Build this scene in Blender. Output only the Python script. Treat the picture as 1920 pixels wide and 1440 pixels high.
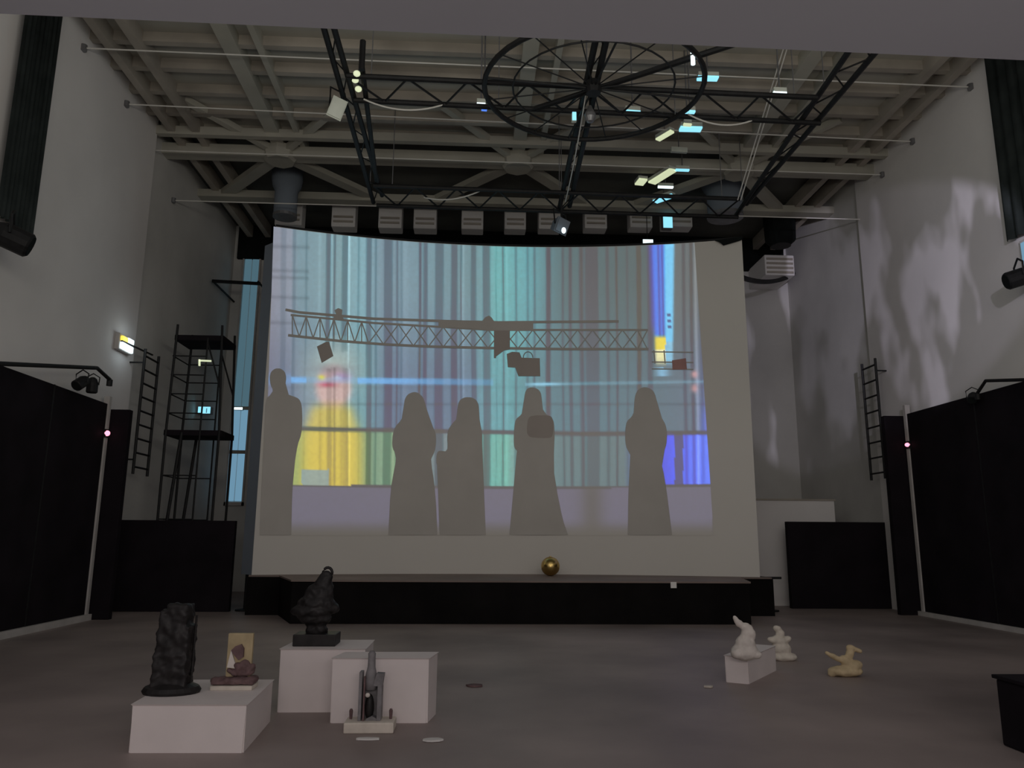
import bpy, bmesh, math, random
from math import pi, sin, cos, radians, sqrt, hypot
def exp(v): return math.exp(max(-60.0, min(60.0, v)))
from mathutils import Vector, Matrix
random.seed(7)
for o in list(bpy.data.objects): bpy.data.objects.remove(o)
SC = bpy.context.scene; COL = SC.collection

# ------------------------------------------------------------------ camera
FPX = 1442.0
CAM = Vector((0, 0, 1.6))
RM = Matrix.Rotation(radians(-2.8), 3, 'Z') @ Matrix.Rotation(radians(90 + 11.18), 3, 'X') @ Matrix.Rotation(radians(0.4), 3, 'Z')
cd = bpy.data.cameras.new('camera'); cam = bpy.data.objects.new('camera', cd); COL.objects.link(cam)
cd.sensor_width = 36; cd.lens = 36 * FPX / 1920; cd.clip_end = 200
cam.matrix_world = Matrix.Translation(CAM) @ RM.to_4x4()
SC.camera = cam

# ------------------------------------------------------------------ world, lights, exposure
w = bpy.data.worlds.new('world'); SC.world = w; w.use_nodes = True
w.node_tree.nodes['Background'].inputs[0].default_value = (0.86, 0.82, 0.84, 1)
w.node_tree.nodes['Background'].inputs[1].default_value = 0.33
SC.view_settings.view_transform = 'Standard'; SC.view_settings.look = 'None'
SC.view_settings.exposure = 0; SC.view_settings.gamma = 1; SC.view_settings.use_curve_mapping = False

def area(name, loc, target, sx, sy, watt, colr):
    l = bpy.data.lights.new(name, 'AREA'); l.shape = 'RECTANGLE'; l.size = sx; l.size_y = sy; l.energy = watt; l.color = colr
    o = bpy.data.objects.new(name, l); COL.objects.link(o); o.location = loc
    o.rotation_euler = (Vector(target) - Vector(loc)).to_track_quat('-Z', 'Y').to_euler()
    return o
area('hall_fill', (1.2, 6.2, 10.3), (1.2, 16.5, 3.5), 9, 1.5, 25, (1, .97, .94))  # added fill, no visible source; brightens walls, floor and screen
area('foyer_lamp', (0.6, -3.2, 3.2), (0.6, 7, 0.6), 5, 1.0, 140, (1, .89, .85))
area('balcony_fill', (1.2, 4.4, 5.9), (1.2, 13, 12.5), 12, 1.0, 190, (1, .97, .84))  # unseen fill added to lift the ceiling brightness
def projector(loc, target, watt, colr, ang):      # window light thrown across the hall through curtains
    l = bpy.data.lights.new('projector_light', 'SPOT'); l.energy = watt; l.color = colr; l.spot_size = radians(ang); l.spot_blend = .25; l.shadow_soft_size = .02
    l.use_nodes = True; nt = l.node_tree; N = nt.nodes; L = nt.links; em = N['Emission']
    tc = N.new('ShaderNodeTexCoord'); mp = N.new('ShaderNodeMapping'); mp.inputs['Scale'].default_value = (17, 3.0, .5); mp.inputs['Rotation'].default_value = (0, 0, .08)
    no = N.new('ShaderNodeTexNoise'); no.inputs['Scale'].default_value = 1.0; no.inputs['Detail'].default_value = 3
    mr = N.new('ShaderNodeMapRange'); mr.inputs['From Min'].default_value = .51; mr.inputs['From Max'].default_value = .57; mr.inputs['To Min'].default_value = .2
    L.new(tc.outputs['Normal'], mp.inputs['Vector']); L.new(mp.outputs['Vector'], no.inputs['Vector']); L.new(no.outputs['Fac'], mr.inputs['Value']); L.new(mr.outputs['Result'], em.inputs['Strength'])
    o = bpy.data.objects.new('projector_light', l); COL.objects.link(o); o.location = loc
    o.rotation_euler = (Vector(target) - Vector(loc)).to_track_quat('-Z', 'Y').to_euler()
projector((4.4, 3.5, 5.7), (9.9, 18.6, 7.0), 2600, (.84, .79, 1.0), 25)

# ------------------------------------------------------------------ geometry helpers
def ray(px, py): return RM @ Vector(((px - 960) / FPX, (720 - py) / FPX, -1))
def at(px, py, Y): d = ray(px, py); return CAM + d * (Y / d.y)
def flr(px, py, z=0): d = ray(px, py); return CAM + d * ((z - CAM.z) / d.z)
def onx(px, py, X): d = ray(px, py); return CAM + d * (X / d.x)

def obj(name, bm, mat, parent=None, smooth=False, kind=None):
    me = bpy.data.meshes.new(name)
    bmesh.ops.recalc_face_normals(bm, faces=bm.faces)
    if parent is not None: bmesh.ops.translate(bm, verts=bm.verts, vec=-org(parent))
    bm.to_mesh(me); bm.free()
    if smooth:
        for p in me.polygons: p.use_smooth = True
    o = bpy.data.objects.new(name, me); COL.objects.link(o)
    if isinstance(mat, str): mat = M[mat]
    me.materials.append(mat)
    if parent is not None: o.parent = parent
    if kind: o['kind'] = kind
    return o
def org(p):
    v = Vector((0, 0, 0))
    while p is not None: v += p.location; p = p.parent
    return v
def thing(name, label, cat, loc=(0, 0, 0), group=None):
    o = bpy.data.objects.new(name, None); COL.objects.link(o); o.location = loc; o.empty_display_size = .1
    return tag(o, label, cat, group)
def tag(o, label, cat, group=None):
    o['label'] = label; o['category'] = cat
    if group: o['group'] = group
    return o
def struct(o, label=None, cat=None):
    o['kind'] = 'structure'
    if label: o['label'] = label
    if cat: o['category'] = cat
    return o
def B(): return bmesh.new()
def box(bm, a, b, bev=0):
    a = Vector(a); b = Vector(b); c = (a + b) / 2; s = b - a
    r = bmesh.ops.create_cube(bm, size=1, matrix=Matrix.Translation(c) @ Matrix.Diagonal((abs(s.x), abs(s.y), abs(s.z), 1)))
    if bev:
        es = list({e for v in r['verts'] for e in v.link_edges})
        bmesh.ops.bevel(bm, geom=es, offset=bev, segments=2, affect='EDGES', profile=.6)
    return bm
def obox(bm, c, s, R):     # oriented box
    bmesh.ops.create_cube(bm, size=1, matrix=Matrix.Translation(c) @ R.to_4x4() @ Matrix.Diagonal((s[0], s[1], s[2], 1)))
    return bm
def bar(bm, a, b, wx, wz=None):   # rectangular bar from a to b
    a = Vector(a); b = Vector(b); wz = wz or wx
    d = b - a; q = d.to_track_quat('Y', 'Z').to_matrix()
    return obox(bm, (a + b) / 2, (wx, d.length, wz), q)
def tube(bm, pts, r, n=8, r2=None):
    pts = [Vector(p) for p in pts]; rings = []
    for i, p in enumerate(pts):
        t = (pts[min(i + 1, len(pts) - 1)] - pts[max(i - 1, 0)]).normalized()
        ref = Vector((0, 0, 1)) if abs(t.z) < .95 else Vector((1, 0, 0))
        u = t.cross(ref).normalized(); v = u.cross(t)
        rr = r if r2 is None else r + (r2 - r) * i / (len(pts) - 1)
        rings.append([bm.verts.new(p + (u * cos(2 * pi * k / n) + v * sin(2 * pi * k / n)) * rr) for k in range(n)])
    for a, b in zip(rings, rings[1:]):
        for k in range(n): bm.faces.new((a[k], a[(k + 1) % n], b[(k + 1) % n], b[k]))
    bm.faces.new(rings[0]); bm.faces.new(rings[-1][::-1])
    return bm
def prism(bm, poly, d):       # polygon of 3D points extruded by vector d
    d = Vector(d)
    a = [bm.verts.new(Vector(p)) for p in poly]; b = [bm.verts.new(Vector(p) + d) for p in poly]
    n = len(a)
    for i in range(n): bm.faces.new((a[i], a[(i + 1) % n], b[(i + 1) % n], b[i]))
    fa = bm.faces.new(a); fb = bm.faces.new(b[::-1])
    bmesh.ops.triangulate(bm, faces=[f for f in (fa, fb) if len(f.verts) > 4])
    return bm
def lathe(bm, prof, c, n=20, sx=1, sy=1):
    c = Vector(c); rings = []
    for r, z in prof:
        rings.append([bm.verts.new(c + Vector((r * sx * cos(2 * pi * k / n), r * sy * sin(2 * pi * k / n), z))) for k in range(n)])
    for a, b in zip(rings, rings[1:]):
        for k in range(n): bm.faces.new((a[k], a[(k + 1) % n], b[(k + 1) % n], b[k]))
    bm.faces.new(rings[0][::-1]); bm.faces.new(rings[-1])
    return bm
def blob(bm, c, s, R=None, sub=3):
    m = Matrix.Translation(c) @ ((R or Matrix.Identity(3)).to_4x4()) @ Matrix.Diagonal((s[0], s[1], s[2], 1))
    bmesh.ops.create_icosphere(bm, subdivisions=sub, radius=1, matrix=m)
    return bm
def fuse(o, vox=.012, sm=6, rough=0.0, rs=9.0):     # melt overlapping blobs into one continuous carved surface
    m = o.modifiers.new('remesh', 'REMESH'); m.mode = 'VOXEL'; m.voxel_size = vox; m.use_smooth_shade = True
    s = o.modifiers.new('smooth', 'SMOOTH'); s.iterations = sm; s.factor = .5
    if rough:
        t = bpy.data.textures.new('chips', 'CLOUDS'); t.noise_scale = 1 / rs
        d = o.modifiers.new('chips', 'DISPLACE'); d.texture = t; d.strength = rough; d.mid_level = .5; d.texture_coords = 'LOCAL'

# ------------------------------------------------------------------ materials
M = {}
def mat(name, rgb, rough=.8, vary=.12, scale=3.0, metal=0, emit=None, es=1.0, bump=0.0, bscale=40.0, spec=.3):
    m = bpy.data.materials.new(name); m.use_nodes = True; nt = m.node_tree; N = nt.nodes; L = nt.links
    p = N['Principled BSDF']; p.inputs['Roughness'].default_value = rough; p.inputs['Metallic'].default_value = metal
    p.inputs['Specular IOR Level'].default_value = spec
    tc = N.new('ShaderNodeTexCoord'); no = N.new('ShaderNodeTexNoise'); no.inputs['Scale'].default_value = scale; no.inputs['Detail'].default_value = 5
    L.new(tc.outputs['Object'], no.inputs['Vector'])
    cr = N.new('ShaderNodeValToRGB'); e = cr.color_ramp.elements
    e[0].position = .3; e[1].position = .7
    e[0].color = (*[max(0, c * (1 - vary)) for c in rgb], 1); e[1].color = (*[min(1, c * (1 + vary)) for c in rgb], 1)
    L.new(no.outputs['Fac'], cr.inputs['Fac']); L.new(cr.outputs['Color'], p.inputs['Base Color'])
    if emit:
        p.inputs['Emission Color'].default_value = (*emit, 1); p.inputs['Emission Strength'].default_value = es
    if bump:
        n2 = N.new('ShaderNodeTexNoise'); n2.inputs['Scale'].default_value = bscale; L.new(tc.outputs['Object'], n2.inputs['Vector'])
        b = N.new('ShaderNodeBump'); b.inputs['Strength'].default_value = bump; L.new(n2.outputs['Fac'], b.inputs['Height']); L.new(b.outputs['Normal'], p.inputs['Normal'])
    M[name] = m; return m
mat('wall_white', (.80, .77, .755), .85, .07, .5)
mat('wall_grey_shade', (.68, .665, .64), .9, .1, .6)  # darker copy of the wall white; paints shade on the far side walls
mat('soffit', (.63, .69, .76), .9, .05, .5)
mat('ceiling_sheet', (.40, .385, .34), .85, .22, .5)
mat('ceiling_dark', (.13, .13, .118), .9, .25, .6)
mat('steel_pale', (.44, .42, .36), .7, .12, .8)
mat('joist', (.40, .36, .31), .8, .25, .7)
mat('floor', (.32, .262, .245), .5, .30, .45, bump=.04, bscale=6)
mat('black_paint', (.012, .009, .012), .85, .3, 1.5, spec=.15)
mat('black_cloth', (.012, .014, .014), .95, .3, 2, spec=.1)
mat('green_cloth', (.10, .12, .118), .95, .3, 2, spec=.1)
mat('stage_top', (.22, .17, .15), .6, .2, .8)
mat('stage_black', (.008, .007, .007), .9, .3, 2, spec=.1)
mat('black_metal', (.012, .012, .013), .6, .3, 8, metal=0)
mat('grey_metal', (.25, .25, .26), .45, .15, 6, metal=.6)
mat('cable_white', (.75, .73, .68), .5, .05, 5)
mat('screen', (.70, .675, .63), .95, .025, .3, spec=.1)
mat('screen_wing', (.20, .23, .27), .95, .1, .5, spec=.1)
mat('white_trim', (.55, .52, .50), .7, .1, 3)
mat('plinth', (.80, .73, .71), .75, .04, 3)
mat('marble', (.72, .66, .60), .7, .1, 9, bump=.2, bscale=30)
mat('limestone', (.66, .60, .52), .75, .1, 9, bump=.2, bscale=30)
mat('yellow_stone', (.58, .46, .28), .75, .14, 9, bump=.25, bscale=30)
mat('bronze_dark', (.018, .016, .016), .5, .4, 12, bump=.5, bscale=25)
mat('clay_grey', (.21, .20, .205), .6, .3, 10, bump=.4, bscale=25)
mat('clay_brown', (.16, .10, .10), .8, .3, 14, bump=.5, bscale=25)
mat('ochre_panel', (.46, .37, .22), .7, .2, 8)
mat('gold', (.62, .44, .16), .28, .12, 6, metal=1)
mat('paper', (.85, .83, .80), .8, .03, 5)
mat('lamp_pale', (.70, .74, .66), .5, .08, 6)
mat('glow_cyan', (.3, .6, .7), .5, .05, 4, emit=(.30, .80, 1.0), es=1.0)
mat('glow_white', (.7, .7, .7), .5, .05, 4, emit=(.75, .95, 1.0), es=1.6)
mat('glow_cream', (.7, .7, .6), .5, .05, 4, emit=(.72, .80, .50), es=.8)
mat('glow_blue', (.2, .3, .7), .5, .05, 4, emit=(.08, .22, .85), es=1.0)
mat('glow_yellow', (.7, .6, .2), .5, .05, 4, emit=(1.0, .75, .08), es=1.1)
mat('glow_pink', (.7, .3, .4), .5, .05, 4, emit=(1.0, .30, .42), es=2.0)
mat('pane_blue', (.10, .14, .18), .25, .15, .6, emit=(.11, .22, .31), es=1.25)
mat('pane_dim', (.05, .08, .11), .25, .15, .6, emit=(.055, .11, .14), es=1.15)

def picture_material():
    m = bpy.data.materials.new('projected_picture'); m.use_nodes = True; nt = m.node_tree; N = nt.nodes; L = nt.links
    p = N['Principled BSDF']; p.inputs['Roughness'].default_value = .95; p.inputs['Specular IOR Level'].default_value = .1
    p.inputs['Base Color'].default_value = (.70, .675, .63, 1)
    a = N.new('ShaderNodeVertexColor'); a.layer_name = 'film'
    tc = N.new('ShaderNodeTexCoord'); no = N.new('ShaderNodeTexNoise'); no.inputs['Scale'].default_value = 14; no.inputs['Detail'].default_value = 6
    L.new(tc.outputs['Object'], no.inputs['Vector'])
    mr = N.new('ShaderNodeMapRange'); mr.inputs['From Min'].default_value = .3; mr.inputs['From Max'].default_value = .7; mr.inputs['To Min'].default_value = .9; mr.inputs['To Max'].default_value = 1.1
    L.new(no.outputs['Fac'], mr.inputs['Value'])
    mx = N.new('ShaderNodeVectorMath'); mx.operation = 'SCALE'; L.new(a.outputs['Color'], mx.inputs[0]); L.new(mr.outputs['Result'], mx.inputs['Scale'])
    L.new(mx.outputs['Vector'], p.inputs['Emission Color']); p.inputs['Emission Strength'].default_value = 1.0
    M['picture'] = m
picture_material()

# ------------------------------------------------------------------ room shell
XL, XR, YB, ZC = -7.36, 9.75, 22.9, 11.0
y0 = -6.0
f = B(); box(f, (XL - 4, y0, -.2), (XR + 4, YB, 0)); struct(obj('floor', f, 'floor'))
f = B(); box(f, (XL - .6, 3.3, ZC), (XR + .6, YB + .3, ZC + .25)); ceil = struct(obj('ceiling', f, 'ceiling_dark'))
f = B(); box(f, (XL - .6, 3.3, 0), (XL - .12, YB + .3, ZC)); wl = struct(obj('wall_left', f, 'wall_grey_shade'))  # grey paints the shade on the wall's far stretch
f = B(); box(f, (XL - .12, 3.3, 0), (XL, 16.55, ZC)); obj('added_lit_wall_slab', f, 'wall_white', wl)  # slab added to end the lit tone at the light's edge
f = B(); box(f, (XR + .12, 3.3, 0), (XR + .6, YB + .3, ZC)); wr = struct(obj('wall_right', f, 'wall_grey_shade'))  # far right stretch takes the painted shade tone
f = B(); box(f, (XR, 3.3, 0), (XR + .12, 18.1, ZC)); obj('added_lit_wall_slab', f, 'wall_white', wr)  # added slab keeps the near stretch in the lit tone
f = B(); box(f, (XL - .12, YB, 0), (XR + .12, YB + .3, ZC)); wb = struct(obj('wall_back', f, 'wall_grey_shade'))
# balcony soffit above the camera, its edge running slightly askew across the hall
a, b = flr(-300, 12, 3.6), flr(2250, 128, 3.6)
f = B(); prism(f, [a, b, (b.x + .5, -6, 3.6), (a.x - .5, -6, 3.6)], (0, 0, .7)); struct(obj('trim_1', f, 'soffit'))

# ceiling sheets between joists, joists, main beams, braces
def cpart(name, a, b, w, h, m='steel_pale'):
    f = B(); bar(f, a, b, w, h); return obj(name, f, m, ceil)
ys = [9.9, 10.9, 11.7, 12.5, 13.35, 14.2, 15.05, 15.9, 16.7]
for i, y in enumerate(ys[:-1]):          # roof sheets, lapped
    for x0, x1 in ((XL, -4.3), (-4.3, .9), (.9, 6.3), (6.3, XR)):
        f = B(); box(f, (x0 + .05, y + .16, ZC - .05 - .02 * (i % 2)), (x1 - .05, ys[i + 1] - .02, ZC)); obj('ceiling_panel', f, 'ceiling_sheet', ceil)
for y in ys: cpart('joist', (XL, y + .05, ZC - .16), (XR, y + .05, ZC - .16), .14, .22, 'joist')
zb = 10.55
for x in (-4.75, .95, 6.4): cpart('main_beam', (x, 10, ZC - .18), (x, 17.6, ZC - .18), .3, .34)
for x in (-4.2, 1.5, 7.0): cpart('main_beam', (x, 10, ZC - .18), (x, 17.5, ZC - .18), .12, .3)
for x in (XL + .35, XL + .9, XR - .35, XR - .9): cpart('edge_beam', (x, 10, ZC - .22), (x, YB, ZC - .22), .16, .36, 'joist')
cpart('cross_beam', (XL - .12, 17.3, zb), (XR + .02, 17.3, zb), .34, .26)
cpart('cross_beam', (XL, 16.55, zb + .1), (XR, 16.55, zb + .1), .16, .2)
cpart('cross_beam', (XL - .12, 19.75, zb), (XR + .12, 19.75, zb), .4, .2)
for nx in (-4.75, .95, 6.4):             # nodes with four braces each
    f = B(); lathe(f, [(.34, -.2), (.4, -.1), (.4, .12), (.3, .2)], (nx, 17.3, zb), 8); obj('gusset', f, 'steel_pale', ceil)
    for dx, yy in ((-2.1, 19.75), (2.0, 19.75), (1.75, 15.5), (-1.75, 15.5)):
        far = yy > 18
        cpart('brace', (nx, 17.3, zb), (nx + dx, yy, zb + (.05 if far else .35)), .3 if far else .16, .14)

# pale baffles in front of the dark band on top of the back wall
f = B(); box(f, (XL, YB - .12, 9.9), (XR, YB, 10.98)); obj('dark_band', f, 'black_cloth', wb)
bxs = [(515, 566), (621, 666), (709, 753), (775, 818), (865, 906), (946, 986), (1010, 1051), (1096, 1138), (1181, 1223), (1243, 1298)]
ordw = ['first', 'second', 'third', 'fourth', 'fifth', 'sixth', 'seventh', 'eighth', 'ninth', 'tenth']
for i, (x0, x1) in enumerate(bxs):
    yb = 421 + 13 * sin((x0 - 480) / 800 * pi) * .6 + (x0 - 515) * .004
    p = at(x0, yb, 20.4); q = at(x1, yb, 20.4)
    f = B(); box(f, (p.x, 20.35, p.z), (q.x, 20.8, 10.98), .03)
    t = thing('ceiling_baffle', 'pale boxy baffle hanging above the screen, %s from the left in the row' % ordw[i], 'baffle', ((p.x + q.x) / 2, 20.6, p.z), 'baffles above the screen')
    obj('baffle_box', f, 'wall_white', t)
    for k in range(2):
        f = B(); box(f, (p.x + .06, 20.31, p.z + .12 + .14 * k), (q.x - .06, 20.36, p.z + .17 + .14 * k)); obj('slot', f, 'joist', t)

# baseboards
def strip(name, p, q, h, m):
    f = B(); bar(f, (p.x, p.y, h / 2), (q.x, q.y, h / 2), .07, h); return struct(obj(name, f, m))
strip('baseboard_left', Vector((XL + .2, 7, 0)), Vector((XL + .2, 15.4, 0)), .11, 'white_trim')
strip('baseboard_right', Vector((XR - .2, 8, 0)), Vector((XR - .2, 16.6, 0)), .09, 'white_trim')

# windows
def window(name, p0, p1, y, label, nx, rows, m):
    t = thing(name, label, 'window', ((p0.x + p1.x) / 2, y, p0.z)); t['kind'] = 'structure'
    x0, x1, z0, z1 = p0.x, p1.x, p0.z, p1.z
    for a, b in (((x0, z0), (x0 + .045, z1)), ((x1 - .045, z0), (x1, z1)), ((x0, z0), (x1, z0 + .1)), ((x0, z1 - .045), (x1, z1))):
        f = B(); box(f, (a[0], y - .1, a[1]), (b[0], y, b[1])); obj('window_frame', f, 'white_trim', t)
    zs = [z0 + .1] + rows + [z1 - .045]
    for r in range(len(zs) - 1):
        for k in range(nx):
            w_ = (x1 - x0 - .09) / nx
            f = B(); box(f, (x0 + .045 + k * w_ + .015, y - .05, zs[r] + .03), (x0 + .045 + (k + 1) * w_ - .015, y - .03, zs[r + 1] - .03)); obj('pane', f, m if r < 2 else 'pane_dim', t)
    for z in rows:
        f = B(); box(f, (x0 + .05, y - .09, z - .05), (x1 - .05, y - .02, z + .05)); obj('transom', f, 'joist', t)
    return t
p, q = at(421, 948, YB), at(492, 472, YB)
window('window_1', p, q, YB, 'tall narrow window glowing pale blue left of the screen', 2, [at(450, 848, YB).z, at(450, 766, YB).z], 'pane_blue')
p, q = onx(1919, 560, XR), onx(1919, 452, XR)
f = B(); box(f, (XR - .06, 12.1, p.z), (XR, 12.55, q.z)); t = thing('window_2', 'sliver of lit cyan window at the far right edge', 'window', (XR, 12.3, p.z)); t['kind'] = 'structure'
obj('window_frame', f, 'white_trim', t)
f = B(); box(f, (XR - .09, 12.16, p.z + .06), (XR - .05, 12.49, q.z - .06)); obj('pane', f, 'pane_blue', t)

# ------------------------------------------------------------------ stage
ZS = .78
st = thing('stage', 'low black stage with a brown top in front of the screen', 'stage', (.85, 15.5, 0))
f = B(); box(f, (-4.56, 16.35, 0), (6.32, 18.6, ZS - .03)); obj('platform', f, 'stage_black', st)
f = B(); prism(f, [(-3.3, 14.78, 0), (5.25, 14.78, 0), (5.6, 16.35, 0), (-3.9, 16.35, 0)], (0, 0, ZS - .03)); obj('apron', f, 'stage_black', st)
f = B(); prism(f, [(-3.32, 14.76, ZS - .03), (5.27, 14.76, ZS - .03), (5.62, 16.35, ZS - .03), (-3.92, 16.35, ZS - .03)], (0, 0, .03)); obj('stage_floor', f, 'stage_top', st)
f = B(); box(f, (-4.54, 16.36, ZS - .03), (6.3, 18.55, ZS)); obj('stage_floor', f, 'stage_top', st)
n = at(1263, 1097, 14.74)
f = B(); box(f, (n.x - .055, 14.735, n.z - .055), (n.x + .055, 14.757, n.z + .055)); tag(obj('paper_note', f, 'paper'), 'small square white note stuck on the black stage front', 'note')

# ------------------------------------------------------------------ projection screen (concave arc)
SXC, CHORD, SAG = .79, 10.62, .85
RS = ((CHORD / 2) ** 2 + SAG ** 2) / (2 * SAG)
YE = 16.5
SC_Y = YE + SAG - RS            # centre of the arc
def spt(px, py, off=0.0):       # photo position -> point on the screen surface
    d = ray(px, py); ox, oy = CAM.x - SXC, CAM.y - SC_Y
    A = d.x ** 2 + d.y ** 2; Bq = ox * d.x + oy * d.y; Cq = ox * ox + oy * oy - RS * RS
    t_ = (-Bq + sqrt(Bq * Bq - A * Cq)) / A
    p = CAM + d * t_
    nrm = Vector((SXC - p.x, SC_Y - p.y, 0)).normalized()
    return p + nrm * off
scr = thing('projection_screen', 'huge curved white projection screen standing on the black stage', 'screen', (SXC, 17.3, ZS))
def arc(u, off=0.0):
    th = (u - .5) * 2 * math.asin(CHORD / 2 / RS)
    return Vector((SXC + (RS - off) * sin(th), SC_Y + (RS - off) * cos(th), 0))
ZT = 8.38
f = B(); nu = 72; rows_ = []
for off in (0, -.06):
    for z in (ZS, ZT):
        rows_.append([f.verts.new(arc(i / nu, off) + Vector((0, 0, z))) for i in range(nu + 1)])
fb, ft, bb, bt = rows_
for i in range(nu):
    f.faces.new((fb[i], fb[i + 1], ft[i + 1], ft[i])); f.faces.new((bb[i], bt[i], bt[i + 1], bb[i + 1]))
    f.faces.new((ft[i], ft[i + 1], bt[i + 1], bt[i])); f.faces.new((fb[i], bb[i], bb[i + 1], fb[i + 1]))
f.faces.new((fb[0], ft[0], bt[0], bb[0])); f.faces.new((fb[-1], bb[-1], bt[-1], ft[-1]))
obj('screen_surface', f, 'screen', scr)
l0 = arc(0); f = B()
prism(f, [(l0.x, l0.y + .02, ZS), (l0.x - .30, l0.y + .30, ZS), (l0.x - .27, l0.y + .34, ZS), (l0.x + .03, l0.y + .07, ZS)], (0, 0, ZT - ZS - .35)); obj('side_wing', f, 'screen_wing', scr)
f = B()
for i in range(24):
    a, b = arc(i / 24, -.1), arc((i + 1) / 24, -.1); bar(f, a + Vector((0, 0, ZT + .03)), b + Vector((0, 0, ZT + .03)), .1, .08)
obj('top_batten', f, 'black_metal', scr)
f = B(); prism(f, [spt(1340, 453, .05), spt(1392, 446, .05), spt(1390, 452, .05), spt(1362, 456, .05), spt(1356, 462, .05), spt(1350, 456, .05)], (0, -.04, 0)); obj('edge_clamp', f, 'black_cloth', scr)

# --- the projected picture: its light painted as glow colour per sample point
def s2l(c): c /= 255.0; return c / 12.92 if c <= .04045 else ((c + .055) / 1.055) ** 2.4
TOP = [(495, (140, 140, 152)), (545, (144, 152, 165)), (560, (128, 152, 162)), (640, (132, 160, 166)), (680, (136, 172, 182)), (720, (128, 148, 160)),
       (800, (126, 152, 162)), (880, (122, 147, 153)), (905, (124, 158, 164)), (930, (120, 178, 178)), (990, (116, 168, 174)), (1030, (108, 135, 140)),
       (1060, (104, 120, 122)), (1220, (100, 110, 110)), (1270, (114, 118, 118)), (1340, (110, 112, 114))]
MID = [(495, (118, 118, 135)), (545, (120, 130, 148)), (680, (120, 160, 168)), (730, (112, 125, 145)), (880, (114, 130, 148)), (915, (118, 165, 172)),
       (960, (112, 160, 165)), (1000, (110, 140, 148)), (1045, (106, 130, 138)), (1220, (106, 122, 130)), (1300, (112, 122, 135)), (1340, (120, 125, 170))]
LOW = [(495, (150, 165, 110)), (560, (160, 172, 112)), (620, (176, 172, 104)), (668, (160, 168, 112)), (700, (128, 156, 132)), (740, (146, 170, 138)), (790, (120, 135, 135)), (830, (128, 138, 142)),
       (905, (112, 148, 142)), (920, (122, 178, 168)), (950, (122, 178, 165)), (965, (128, 160, 155)), (1050, (112, 130, 132)), (1170, (112, 126, 128)), (1240, (96, 104, 215)), (1262, (98, 110, 240)), (1300, (112, 130, 250)), (1340, (112, 135, 250))]
def lut(T, x):
    if x <= T[0][0]: return T[0][1]
    for (a, ca), (b, cb) in zip(T, T[1:]):
        if x <= b:
            t_ = (x - a) / (b - a); return tuple(ca[k] + (cb[k] - ca[k]) * t_ for k in range(3))
    return T[-1][1]
STR = [(532, 5, .10), (552, 3, .14), (575, 2, .14), (617, 5, .30), (628, 2, .35), (648, 6, .25), (673, 2, .18), (692, 5, .30), (705, 2, .22), (728, 8, .24), (745, 2, .28), (753, 2, .14),
       (788, 2.5, .42), (798, 4, .28), (824, 8, .24), (852, 6, .28), (865, 1.5, .35), (888, 5, .25), (912, 7, .30), (943, 1.8, .34), (930, 1.2, .14), (967, 2, .28),
       (989, 2.4, .22), (1002, 2, .28), (1028, 4.5, .32), (1055, 2, .20), (1069, 3, .20), (1088, 3, .16), (1105, 16, .16), (1138, 3, .14), (1155, 2, .26), (1175, 2, .12),
       (1197, 4, .30), (1218, 5, .16), (1281, 3, .18), (1295, 3, .22), (1312, 3, .14)]
LIT = [(655, 1.6, .45), (622, 1.6, .30), (600, 3, .08), (760, 6, .06), (868, 3, .14), (1095, 2, .12), (1303, 2.5, .25), (950, 2, .08)]
def g(x, c, s): return exp(-((x - c) / s) ** 2)
def mix(c, d, t_): t_ = max(0, min(1, t_)); return tuple(c[k] + (d[k] - c[k]) * t_ for k in range(3))
def sm(a, b, x): t_ = max(0, min(1, (x - a) / (b - a))); return t_ * t_ * (3 - 2 * t_)
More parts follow.
